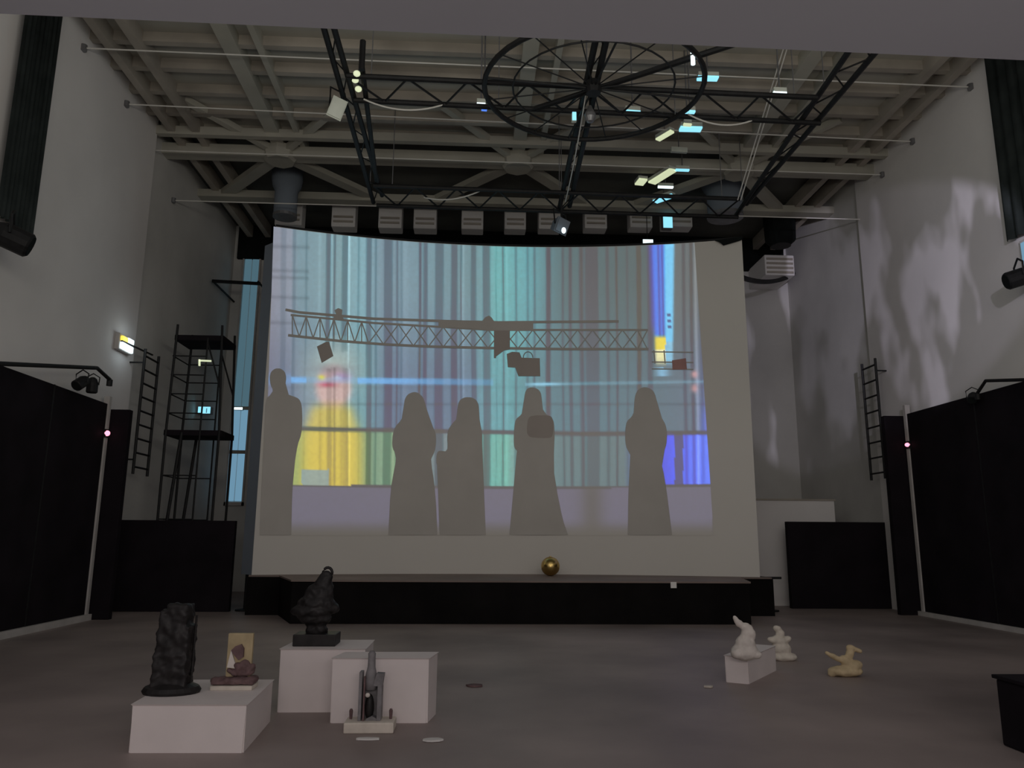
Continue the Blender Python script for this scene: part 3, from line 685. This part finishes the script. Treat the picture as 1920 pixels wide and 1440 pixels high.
truss('black double truss running deep at the left', (F2(598, 30) + up, F2(700, 385) + up), (F2(617, 30) + up, F2(716, 372) + up), .05, 12, .012, hang=(.2, .9))
truss('black double truss running deep through the middle', (F2(1122, 60) + up, F2(1048, 400) + up), (F2(1142, 60) + up, F2(1068, 392) + up), .055, 12, .012, hang=(.2, .9))
truss('black double truss running deep at the right', (F2(1612, 75) + up, F2(1378, 412) + up), (F2(1660, 85) + up, F2(1400, 388) + up), .05, 14, .015, hang=(.2, .9))
a, b = F2(678, 128) + up, F2(706, 350) + up
f = B(); tube(f, [a, b], .045); t = obj('rigging_pipe', f, 'black_metal', rig)
f = B(); tube(f, [a + Vector((0, 0, -.1)), Vector((a.x, a.y, ZR + .5))], .05); obj('hanger', f, 'black_metal', t)
# wheel
wc = Vector((1.9, 11.62, ZR - .12)); wr_ = 1.83
t = thing('ring_truss', 'large black wheel shaped ring with thin spokes hanging in the rig', 'ring', wc)
def circ(r, n, z=0): return [wc + Vector((r * cos(2 * pi * k / n), r * .93 * sin(2 * pi * k / n), z)) for k in range(n + 1)]
f = B(); tube(f, circ(wr_, 40), .045, 8); obj('rim', f, 'black_metal', t)
f = B(); tube(f, circ(wr_ * .74, 32), .016, 6); obj('inner_ring', f, 'black_metal', t)
for k in range(16):
    a = 2 * pi * k / 16 + .12; f = B(); tube(f, [wc, wc + Vector((wr_ * cos(a), wr_ * .93 * sin(a), 0))], .011 if k % 4 else .02, 6); obj('spoke', f, 'black_metal', t)
f = B(); lathe(f, [(.12, -.1), (.14, 0), (.12, .12)], wc, 12); obj('hub', f, 'black_metal', t)
for k in range(3):
    a = 2 * pi * k / 3 + .5; q = wc + Vector((wr_ * cos(a), wr_ * .93 * sin(a), 0)); f = B(); tube(f, [q, Vector((q.x, q.y, ZC))], .01, 5); obj('suspension_cable', f, 'grey_metal', t)
f = B(); tube(f, [F2(1000, 205), F2(1400, 75)], .05); t = thing('rigging_pipe', 'black pipe crossing the ring diagonally towards the upper right', 'pipe', F2(1180, 140)); obj('pipe', f, 'black_metal', t)
f = B(); q = F2(1300, 107); tube(f, [q, Vector((q.x, q.y, ZC))], .012, 5); obj('suspension_cable', f, 'grey_metal', t)
# long pale wires between the side walls
for (xa_, ya_), (xb_, yb_), z, lab in (((290, 282), (1600, 326), 10.2, 'pale thin wire stretched wall to wall above the ceiling nodes'),
                                      ((330, 376), (1600, 411), 9.6, 'pale thin wire stretched wall to wall just above the screen'),
                                      ((230, 195), (1640, 262), 10.35, 'pale thin wire stretched wall to wall behind the front cross truss'),
                                      ((200, 92), (1700, 158), 10.4, 'pale thin wire stretched wall to wall nearest the balcony')):
    a, b = flr(xa_, ya_, z), flr(xb_, yb_, z); d = (b - a); xe = .12 if z < 10.3 else 0; a = a + d * ((XL - xe - a.x) / d.x); d = b - a; b = a + d * ((XR + (.12 if z < 10 else 0) - a.x) / d.x)
    f = B(); tube(f, [a, b], .014, 6); t = thing('steel_wire', lab, 'wire', (a + b) / 2, 'wires under the ceiling'); obj('wire', f, 'cable_white', t)
    for e, s in ((a, 1), (b, -1)):
        f = B(); lathe(f, [(.06, -.06), (.06, .06)], e + Vector((s * .03, 0, 0)), 8); obj('wall_anchor', f, 'grey_metal', t)
# hanging white cables
def sag(label, a, b, s, r=.015, m='cable_white', n=14):
    pts = [a.lerp(b, k / n) + Vector((0, 0, -s * 4 * (k / n) * (1 - k / n))) for k in range(n + 1)]
    f = B(); tube(f, pts, r, 6); return tag(obj('hanging_cable', f, m), label, 'cable')
sag('loose white cable drooping under the front truss at left', F2(682, 186), F2(835, 195), .16)
sag('loose white cable drooping under the front truss at right', F2(1290, 214), F2(1415, 224), .16)
sag('loose white cable drooping under the back truss', F2(795, 370), F2(900, 358), .12)
sag('white cable running along the middle truss', F2(1098, 170) + Vector((0, 0, -.1)), F2(1060, 370) + Vector((0, 0, -.1)), .12, .012)
a = F2(1383, 371) - Vector((0, 0, .05)); b = flr(1376, 70, 10.9)
for k, (dx, lab) in enumerate(((0, 'left'), (.07, 'right'))):
    f = B(); tube(f, [Vector((a.x + dx, a.y, a.z)), Vector((a.x + dx, a.y, ZC)) if False else Vector((a.x - .02 + dx, a.y - 3.2 , ZC))], .013, 6)
    tag(obj('hoist_rope', f, 'cable_white'), 'thin pale hoist rope at the right end of the back truss, %s of two' % lab, 'rope', 'hoist ropes')
a, b = at(1390, 520, 19), at(1500, 505, YB - .05)
sag('thick black hose looping right of the screen', a, b, .25, .07, 'black_metal')
# floodlights on the rig
def flood(label, p, w_, h_, tilt, m, em):
    t = thing('floodlight', label, 'floodlight', p); R_ = Matrix.Rotation(tilt[2], 3, 'Z') @ Matrix.Rotation(tilt[0], 3, 'X') @ Matrix.Rotation(tilt[1], 3, 'Y')
    f = B(); v = [(-w_ / 2, 0, -h_ / 2), (w_ / 2, 0, -h_ / 2), (w_ / 2, 0, h_ / 2), (-w_ / 2, 0, h_ / 2)]
    front = [p + R_ @ Vector(c) for c in v]; back = [p + R_ @ Vector((c[0] * .55, .3, c[2] * .55)) for c in v]
    fv = [f.verts.new(c) for c in front]; bv = [f.verts.new(c) for c in back]
    for i in range(4): f.faces.new((fv[i], fv[(i + 1) % 4], bv[(i + 1) % 4], bv[i]))
    f.faces.new(fv); f.faces.new(bv[::-1]); obj('housing', f, m, t)
    f = B(); obox(f, p + R_ @ Vector((0, -.015, 0)), (w_ * .86, .03, h_ * .86), R_); obj('glass', f, em, t)
    f = B(); t_ = t; tube(f, [p + R_ @ Vector((-w_ / 2, .05, 0)), p + R_ @ Vector((-w_ / 2, .1, 0)) + Vector((0, 0, h_)), p + R_ @ Vector((w_ / 2, .1, 0)) + Vector((0, 0, h_)), p + R_ @ Vector((w_ / 2, .05, 0))], .02, 6); obj('yoke', f, 'black_metal', t)
    return t
flood('pale floodlight hanging off the left end of the front truss', at(632, 203, 12.3), .26, .36, (.35, .3, .25), 'lamp_pale', 'lamp_pale')
fl_ = flood('bluish grey floodlight hanging below the middle of the back truss', at(1054, 424, 15.9), .34, .34, (.3, .2, .5), 'screen_wing', 'screen_wing')
p = at(1057, 432, 15.75); f = B(); blob(f, p, (.05, .05, .07)); obj('bulb', f, 'glow_white', fl_)
f = B(); q = at(1054, 424, 15.9); tube(f, [q + Vector((0, .1, .1)), Vector((q.x, 15.95, ZR + .05))], .025, 6); obj('hanger', f, 'black_metal', fl_)
f = B(); q = F2(1106, 190) - Vector((0, 0, .25)); lathe(f, [(.03, .16), (.05, .1), (.1, 0), (.1, -.06), (.06, -.14), (.01, -.16)], q, 14); t = thing('glass_bulb', 'clear pear shaped bulb hanging from the middle truss', 'bulb', q); obj('glass', f, 'grey_metal', t)
f = B(); tube(f, [q + Vector((0, 0, .15)), q + Vector((0, 0, .32))], .02, 6); obj('cord', f, 'black_metal', t)
for k, (x, y) in enumerate(((669, 138), (666, 150), (672, 167))):
    f = B(); blob(f, F2(x, y), (.06, .06, .05), sub=2); tag(obj('small_lamp', f, 'glow_cream'), 'small round cream lamp, %s of three on the left truss junction' % ('top', 'middle', 'lowest')[k], 'lamp', 'lamps at the truss junction')
t = boxlamp('control_box', 'small upright pale cyan box clamped on the middle truss', 'box', F2(1075, 214) - Vector((0, .12, .1)), .09, .08, .2, 'glow_cyan', 'lamp_pale')
# projector light on the roof beams, painted as glowing strips
def painted_light_patch(label, p, q, w_, m, z):
    a, b = flr(*p, z), flr(*q, z); t = thing('painted_light_patch', label, 'painted light patch', (a + b) / 2, 'painted light patches in the roof')
    up_ = Vector((0, 0, .05)); f = B(); bar(f, a + up_, b + up_, w_ * 1.1, .08); obj('housing', f, 'lamp_pale', t)
    f = B(); bar(f, a, b, w_, .05); obj('diffuser', f, m, t)
    f = B(); c = (a + b) / 2; tube(f, [c + up_, Vector((c.x, c.y, ZC))], .015, 5); obj('hanger', f, 'grey_metal', t)
for p, q, w_, m, lab in (((1308, 146), (1346, 147), .14, 'glow_cyan', 'long cyan painted light patch just right of the ring'),
    ((1275, 241), (1315, 242), .16, 'glow_cyan', 'long cyan painted light patch below the front truss'),
    ((1282, 233), (1296, 234), .07, 'glow_cream', 'short cream painted light patch above the long cyan patch below the front truss'),
    ((1233, 262), (1260, 246), .13, 'glow_cream', 'slanting cream painted light patch left of the cyan patch below the front truss'),
    ((1198, 346), (1206, 336), .22, 'glow_cream', 'short slanting cream painted light patch just above the back truss'),
    ((1222, 343), (1262, 318), .22, 'glow_cream', 'long slanting cream painted light patch near the roof brace'),
    ((1267, 318), (1292, 319), .08, 'glow_cyan', 'thin cyan painted light patch right of the long slanting cream patch'),
    ((1234, 350), (1262, 351), .08, 'glow_white', 'thin white painted light patch right above the back truss'),
    ((1258, 283), (1288, 285), .08, 'lamp_pale', 'pale painted light patch between the two slanting cream patches'),
    ((1172, 208), (1200, 210), .07, 'glow_cyan', 'thin cyan painted light patch under the ring near the middle truss'),
    ((1286, 210), (1302, 211), .12, 'glow_cyan', 'short cyan painted light patch on the front truss below the ring edge'),
    ((1450, 174), (1474, 175), .07, 'glow_white', 'thin white painted light patch on the front truss right end'),
    ((894, 195), (910, 196), .08, 'glow_white', 'short white painted light patch left of the ring'),
    ((903, 204), (913, 205), .07, 'glow_blue', 'tiny blue painted light patch left of the ring'),
    ((1228, 378), (1262, 366), .2, 'glow_cyan', 'slanting cyan painted light patch behind the back truss lacing')):
    painted_light_patch(lab, p, q, w_, m, 9.35 if p[1] < 260 and p[0] not in (1308,) else 10.3)
f = B(); p = F2(1297, 103); tube(f, [p + Vector((0, -.05, .02)), p + Vector((0, -.05, -.2))], .035); tag(obj('painted_light_tube', f, 'glow_white'), 'short upright white painted light patch on the ring edge at right', 'lamp')  # patch of projector light on the ring, painted as a glowing tube
# patches of projector light above the screen, painted as glowing boxes
p0, p1 = at(1204, 462, 20), at(1226, 448, 20)
lb = boxlamp('painted_light_box', 'small white painted light patch just above the screen at right', 'lamp', at(1215, 455, 20), .3, .15, .2, 'glow_white')
f = B(); q = at(1215, 455, 20); tube(f, [q + Vector((0, .07, .05)), Vector((q.x, q.y + .07, ZC))], .012, 5); obj('hanger', f, 'black_metal', lb)
boxlamp('painted_light_box', 'tall cyan painted light patch on the front of the last baffle at right', 'lamp', at(1252, 412, 20.1), .28, .2, .5, 'glow_cyan')
# black loudspeaker and pale box right of the screen
p = at(1462, 430, 20.5); t = thing('loudspeaker', 'black tapered loudspeaker hanging high right of the screen', 'speaker', p)
f = B(); lathe(f, [(.25, -.5), (.42, -.35), (.45, .4), (.38, .5)], p, 16); obj('cabinet', f, 'black_cloth', t)
f = B(); lathe(f, [(.28, -.52), (.28, -.5)], p, 16); obj('grille', f, 'black_metal', t)
f = B(); tube(f, [p + Vector((0, 0, .4)), Vector((p.x, p.y, ZC))], .03); obj('hanger', f, 'black_metal', t)
p = at(1462, 497, 21.5); t = thing('ventilation_box', 'pale louvred box below the hanging black loudspeaker', 'vent', p)
f = B(); box(f, p - Vector((.45, 0, .32)), p + Vector((.45, 1.4, .32)), .03); obj('casing', f, 'wall_white', t)
for k in range(4):
    f = B(); box(f, p + Vector((-.4, -.03, -.26 + k * .14)), p + Vector((.4, 0, -.2 + k * .14))); obj('louvre', f, 'joist', t)
# ventilation duct elbows either side
for x0, x1, yy, lab in ((518, 566, 19.3, 'left'), (1322, 1380, 19.3, 'right')):
    a, b = at(x0, 415, yy), at(x1, 330, yy); t = thing('ventilation_duct', 'grey rounded ventilation duct above the %s end of the screen' % lab, 'duct', ((a.x + b.x) / 2, yy, a.z))
    f = B(); r = (b.x - a.x) / 2; lathe(f, [(r, 0), (r, .7), (r * 1.25, .85), (r * 1.35, 1.05), (r * 1.35, 1.36)], ((a.x + b.x) / 2, yy - .3, a.z), 18); obj('duct', f, 'screen_wing', t, True)
    f = B(); lathe(f, [(r * 1.04, 0), (r * 1.04, .08)], ((a.x + b.x) / 2, yy - .3, a.z - .02), 18); obj('flange', f, 'grey_metal', t)

# ------------------------------------------------------------------ gold ball
c = flr(1032, 1080, ZS); r = 17.2 / FPX * c.y * 1.0
f = B(); bmesh.ops.create_uvsphere(f, u_segments=40, v_segments=24, radius=r, matrix=Matrix.Translation(c + Vector((0, 0, r))))
t = thing('gold_ball', 'shiny gold ball resting on the stage in front of the screen', 'ball', c); obj('shell', f, 'gold', t, True)
f = B(); lathe(f, [(r * .14, r * 1.96), (r * .10, r * 2.06), (r * .04, r * 2.08)], c, 10); obj('cap', f, 'gold', t)

# ------------------------------------------------------------------ plinths and sculptures
def plinth(label, corners, h, bev=.012):
    c = sum((Vector(p) for p in corners), Vector()) / len(corners); c.z = 0
    t = thing('plinth', label, 'plinth', c, 'white plinths')
    f = B(); prism(f, [Vector((p[0], p[1], 0)) for p in corners], (0, 0, h))
    bmesh.ops.bevel(f, geom=[e for e in f.edges if max(v.co.z for v in e.verts) > .01], offset=bev, segments=2, affect='EDGES'); obj('block', f, 'plinth', t)
    return t
# long low plinth, front left
h1 = at(255, 1320, 6.27).z
a, b = flr(240, 1412), flr(456, 1412); d = flr(507, 1352); a2 = Vector((flr(262, 1316, h1).x, d.y, 0))
plinth('long low white plinth at the front left', [a, b, d, Vector((d.x - (b.x - a.x) - .0, d.y, 0))], h1)
print('h1', h1, a, b, d)
# tall plinth behind
h2 = at(560, 1216, 7.6).z
a, b = flr(519, 1336), flr(650, 1336)
plinth('tall white plinth carrying the dark bust', [a, Vector((a.x + .78, a.y, 0)), Vector((a.x + .78, a.y + .62, 0)), Vector((a.x + .02, a.y + .62, 0))], h2)
h3 = at(700, 1233, 7.18).z
a, b = flr(618, 1356), flr(801, 1356)
plinth('white plinth standing behind the grey bottle sculpture', [a, b, Vector((b.x + .06, b.y + .36, 0)), Vector((a.x + .06, b.y + .36, 0))], h3)
# right plinth
hr = .29
A, Bc, C_ = flr(1361, 1279), flr(1404, 1283), flr(1456, 1257); D_ = A + (C_ - Bc)
plinth('small low white plinth under the crouching figure at right', [A, Bc, C_, D_], hr)
# dark column sculpture on the long plinth
c = flr(322, 1312, h1); c.y += .28; c = Vector((at(322, 1290, c.y).x, c.y, h1))
t = thing('dark_sculpture', 'tall dark column sculpture on the long low plinth', 'sculpture', c)
f = B(); lathe(f, [(.22, 0), (.23, .02), (.21, .05), (.15, .075)], c, 22, 1, .8); obj('base', f, 'bronze_dark', t)
f = B()
box(f, c + Vector((-.135, -.1, .04)), c + Vector((.135, .1, .30))); box(f, c + Vector((-.125, -.095, .28)), c + Vector((.13, .1, .52))); box(f, c + Vector((-.115, -.09, .5)), c + Vector((.10, .09, .64))); box(f, c + Vector((-.06, -.08, .6)), c + Vector((.11, .08, .69)))
o = obj('column', f, 'bronze_dark', t); fuse(o, .014, 3, .05, 14)
f = B(); tube(f, [c + Vector((.14, .02, .03)), c + Vector((.145, .02, .60))], .009, 6); obj('rod', f, 'bronze_dark', t)
# relief panel on rough base
c = flr(440, 1288, h1); c = Vector((at(440, 1280, c.y - .06).x, c.y - .06, h1)); yy = c.y
t = thing('relief_sculpture', 'ochre relief panel with a dark figure on a rough brown base', 'sculpture', c)
f = B(); box(f, c + Vector((-.17, -.1, 0)), c + Vector((.17, .1, .035)), .008); obj('foot_slab', f, 'limestone', t)
f = B(); 
for k in range(9): blob(f, c + Vector((-.15 + .037 * k, random.uniform(-.03, .03), .065 + .012 * random.random())), (.05, .07, .03), sub=2)
box(f, c + Vector((-.17, -.08, .04)), c + Vector((.17, .08, .065))); o = obj('rough_base', f, 'clay_brown', t); fuse(o, .01, 3, .02, 20)
za, zb_ = at(430, 1250, yy).z, at(430, 1187, yy).z
f = B(); box(f, Vector((at(427, 1220, yy).x, yy - .015, za - .08)), Vector((at(474, 1220, yy).x, yy + .025, zb_)), .006); obj('panel', f, 'ochre_panel', t)
f = B(); cx = at(446, 1225, yy).x
V = lambda px, py, dy: at(px, py, yy + dy)
prism(f, [V(433, 1220, -.04), V(441, 1212, -.04), V(452, 1208, -.04), V(457, 1216, -.04), V(456, 1232, -.04), V(447, 1238, -.04), V(440, 1230, -.04)], (0, .03, 0)); obj('relief_figure', f, 'clay_brown', t)
f = B()
for px, py, sx, sz in ((446, 1252, .05, .035), (458, 1248, .05, .045), (470, 1255, .05, .03), (436, 1260, .05, .02), (462, 1262, .07, .025)): blob(f, V(px, py, -.02), (sx, .04, sz), Matrix.Rotation(px * .7, 3, 'Y'), 2)
o = obj('rubble_mound', f, 'clay_brown', t); fuse(o, .009, 1, .03, 22)
f = B(); prism(f, [Vector((at(428, 1250, yy).x, yy - .04, za)), Vector((at(446, 1250, yy).x, yy - .04, za - .01)), Vector((at(433, 1250, yy).x, yy - .03, za + .14))], (0, .03, 0)); obj('white_shard', f, 'marble', t)
# dark bust on the tall plinth
c = flr(594, 1210, h2); c.y += .05; c = Vector((at(594, 1200, c.y).x, c.y, h2)); k_ = c.y / FPX
t = thing('dark_bust', 'dark bronze bust with a looped curl on the tall white plinth', 'sculpture', c)
f = B(); box(f, c + Vector((-37 * k_, -.14, 0)), c + Vector((37 * k_, .16, 20 * k_)), .01); obj('pedestal', f, 'bronze_dark', t)
f = B()
for dx, z, sx, sz in ((0, 24, 20, 10), (-2, 34, 17, 12), (-5, 46, 30, 14), (-10, 58, 38, 12), (-4, 70, 34, 18), (0, 86, 26, 20), (6, 100, 18, 18), (10, 114, 13, 14)):
    blob(f, c + Vector((dx * k_, 0, z * k_)), (sx * k_, sx * .62 * k_, sz * k_))
blob(f, c + Vector((-34 * k_, 0, 56 * k_)), (16 * k_, 12 * k_, 7 * k_)); blob(f, c + Vector((22 * k_, 0, 62 * k_)), (16 * k_, 12 * k_, 9 * k_))
o = obj('torso', f, 'bronze_dark', t); fuse(o, .014, 4, .04, 14)
f = B(); hc = c + Vector((13 * k_, 0, 124 * k_)); tube(f, [hc + Vector((8 * k_ * cos(a), 0, 9 * k_ * sin(a))) for a in [pi * 2 * i / 14 - 1.2 for i in range(13)]], 2.6 * k_, 8); obj('curl', f, 'bronze_dark', t, True)
# grey bottle sculpture with base
b0 = flr(694, 1376); yy = b0.y + .12; kk = yy / FPX
c = Vector((at(694, 1370, yy).x, yy, 0)); t = thing('bottle_sculpture', 'grey bottle shaped tower sculpture on a small white base', 'sculpture', c)
f = B(); box(f, c + Vector((-.205, -.12, 0)), c + Vector((.205, .12, .085)), .012); obj('base', f, 'limestone', t)
z0 = .085; hT = at(694, 1221, yy).z - z0
xw = lambda px: at(px, 1300, yy).x - c.x
zh = lambda py: at(694, py, yy).z
def bx(name, xa_, xb_, ya_, yb_, za_, zb_, m):
    f = B(); box(f, c + Vector((xa_, ya_, za_)), c + Vector((xb_, yb_, zb_)), .005); return obj(name, f, m, t)
bx('back_wall', xw(675), xw(717), .03, .07, z0, zh(1285), 'clay_grey')
bx('side_wall', xw(674), xw(680), -.06, .05, z0, zh(1258), 'clay_grey')
bx('side_wall', xw(683), xw(686), -.07, -.03, z0, zh(1266), 'clay_brown')
bx('side_wall', xw(709), xw(717), -.06, .05, z0, zh(1282), 'clay_grey')
f = B(); prism(f, [c + Vector((xw(700), -.05, zh(1284))), c + Vector((xw(717), -.05, zh(1286))), c + Vector((xw(720), -.05, zh(1262))), c + Vector((xw(706), -.05, zh(1261)))], (0, .09, 0)); obj('wing', f, 'clay_grey', t)
f = B(); lathe(f, [(8 * kk * 1.25, zh(1292)), (11 * kk, zh(1275)), (9.5 * kk, zh(1262)), (7 * kk, zh(1250)), (6.4 * kk, zh(1232)), (6.8 * kk, zh(1225)), (4 * kk, zh(1220))], c + Vector((xw(695), -.01, 0)), 18); obj('bottle_neck', f, 'clay_grey', t, True)
f = B(); blob(f, c + Vector((xw(694), -.01, (zh(1345) + zh(1305)) / 2)), (8 * kk, .045, 22 * kk)); o = obj('inner_figure', f, 'bronze_dark', t, True)
f = B(); blob(f, c + Vector((xw(691), -.055, zh(1301))), (4.5 * kk, .012, 4 * kk), sub=2); obj('white_detail', f, 'marble', t, True)
f = B(); prism(f, [c + Vector((xw(688), -.05, z0)), c + Vector((xw(715), -.05, z0)), c + Vector((xw(700), -.05, zh(1340))), c + Vector((xw(690), -.05, zh(1345)))], (0, .08, 0)); obj('inner_block', f, 'clay_grey', t)
for px in (657, 732):
    f = B(); x = at(px, 1350, yy).x - c.x; lathe(f, [(.012, .085), (.014, .12), (.016, .15), (.01, .165)], c + Vector((x, .02, 0)), 8); obj('peg', f, 'clay_brown', t)

# right-hand sculptures
def carved(name, label, c, parts, m, vox=.011, rough=.02):
    t = thing(name, label, 'sculpture', c); f = B()
    for (x, y, z, sx, sy, sz, ry) in parts: blob(f, c + Vector((x, y, z)), (sx, sy, sz), Matrix.Rotation(ry, 3, 'Y'))
    o = obj('body', f, m, t); fuse(o, vox, 5, rough, 16); return t
yp = flr(1400, 1255, hr).y
c = flr(1397, 1235, hr); k_ = c.y / FPX
t = carved('stone_sculpture', 'pale stone crouching figure raising a long pointed head on the small plinth', c,
  [(0, 0, 12 * k_, 25 * k_, 20 * k_, 16 * k_, 0), (2 * k_, 0, 26 * k_, 18 * k_, 16 * k_, 16 * k_, .1), (8 * k_, 0, 42 * k_, 14 * k_, 12 * k_, 13 * k_, .2), (6 * k_, 0, 52 * k_, 12 * k_, 9 * k_, 10 * k_, .6), (-8 * k_, 0, 62 * k_, 11 * k_, 6 * k_, 6.5 * k_, .75), (-14 * k_, 0, 70 * k_, 7 * k_, 4 * k_, 4 * k_, .85),
   (-16 * k_, -.03, 10 * k_, 12 * k_, 14 * k_, 10 * k_, 0), (18 * k_, -.03, 8 * k_, 10 * k_, 12 * k_, 8 * k_, 0)], 'marble')
c = flr(1468, 1238); k_ = c.y / FPX
carved('stone_sculpture', 'pale stone seated torso standing on the floor behind the small plinth', c,
  [(2 * k_, 0, 6 * k_, 24 * k_, 18 * k_, 9 * k_, 0), (-2 * k_, 0, 20 * k_, 18 * k_, 14 * k_, 14 * k_, 0), (-4 * k_, 0, 34 * k_, 15 * k_, 12 * k_, 10 * k_, .15), (-18 * k_, 0, 35 * k_, 9 * k_, 8 * k_, 6 * k_, .3), (9 * k_, 0, 36 * k_, 9 * k_, 8 * k_, 6 * k_, -.4), (-2 * k_, 0, 46 * k_, 8 * k_, 7 * k_, 8 * k_, 0), (-7 * k_, 0, 55 * k_, 8 * k_, 6 * k_, 6 * k_, .3)], 'limestone')
c = flr(1586, 1268); k_ = c.y / FPX
carved('stone_sculpture', 'yellowish stone bird like sculpture with a raised wing at the far right', c,
  [(0, 0, 9 * k_, 32 * k_, 18 * k_, 10 * k_, 0), (14 * k_, 0, 18 * k_, 18 * k_, 15 * k_, 10 * k_, -.2), (-20 * k_, 0, 8 * k_, 14 * k_, 10 * k_, 7 * k_, -.5), (2 * k_, 0, 26 * k_, 13 * k_, 10 * k_, 9 * k_, .6), (-18 * k_, 0, 33 * k_, 18 * k_, 6 * k_, 5 * k_, .45), (-30 * k_, 0, 39 * k_, 8 * k_, 4 * k_, 3.5 * k_, .5),
   (10 * k_, 0, 38 * k_, 8 * k_, 7 * k_, 12 * k_, .3), (12 * k_, 0, 49 * k_, 8 * k_, 6 * k_, 6 * k_, 0), (24 * k_, 0, 46 * k_, 11 * k_, 5 * k_, 4.5 * k_, .45)], 'yellow_stone')
# scraps on the floor
def scrap(label, px, py, sx, sy, m, name='floor_scrap'):
    c = flr(px, py); f = B()
    pts = [c + Vector((sx * cos(a) * random.uniform(.7, 1), sy * sin(a) * random.uniform(.7, 1), .004)) for a in [2 * pi * i / 11 for i in range(11)]]
    prism(f, pts, (0, 0, .014)); tag(obj(name, f, m), label, 'scrap')
scrap('small pale scrap lying on the floor left of the small plinth', 1328, 1289, .06, .05, 'limestone')
scrap('small dark scrap lying on the floor mid room', 890, 1287, .10, .08, 'clay_brown')
scrap('flat dusty scrap on the floor right of the bottle sculpture', 812, 1390, .09, .05, 'wall_grey_shade')
scrap('flat dusty scrap on the floor in front of the bottle sculpture', 690, 1388, .12, .03, 'wall_grey_shade')
# dark block at the lower right edge
a = flr(1905, 1440); a.x += .32; t = thing('black_block', 'dark waist high block cut by the lower right frame edge', 'block', (a.x + .35, a.y + .3, 0))
hb = at(1900, 1300, a.y).z
f = B(); box(f, (a.x, a.y, 0), (a.x + .8, a.y + .6, hb), .02); obj('block', f, 'black_paint', t)
f = B(); box(f, (a.x - .02, a.y - .02, hb), (a.x + .82, a.y + .62, hb + .03), .008); obj('top_board', f, 'black_paint', t)
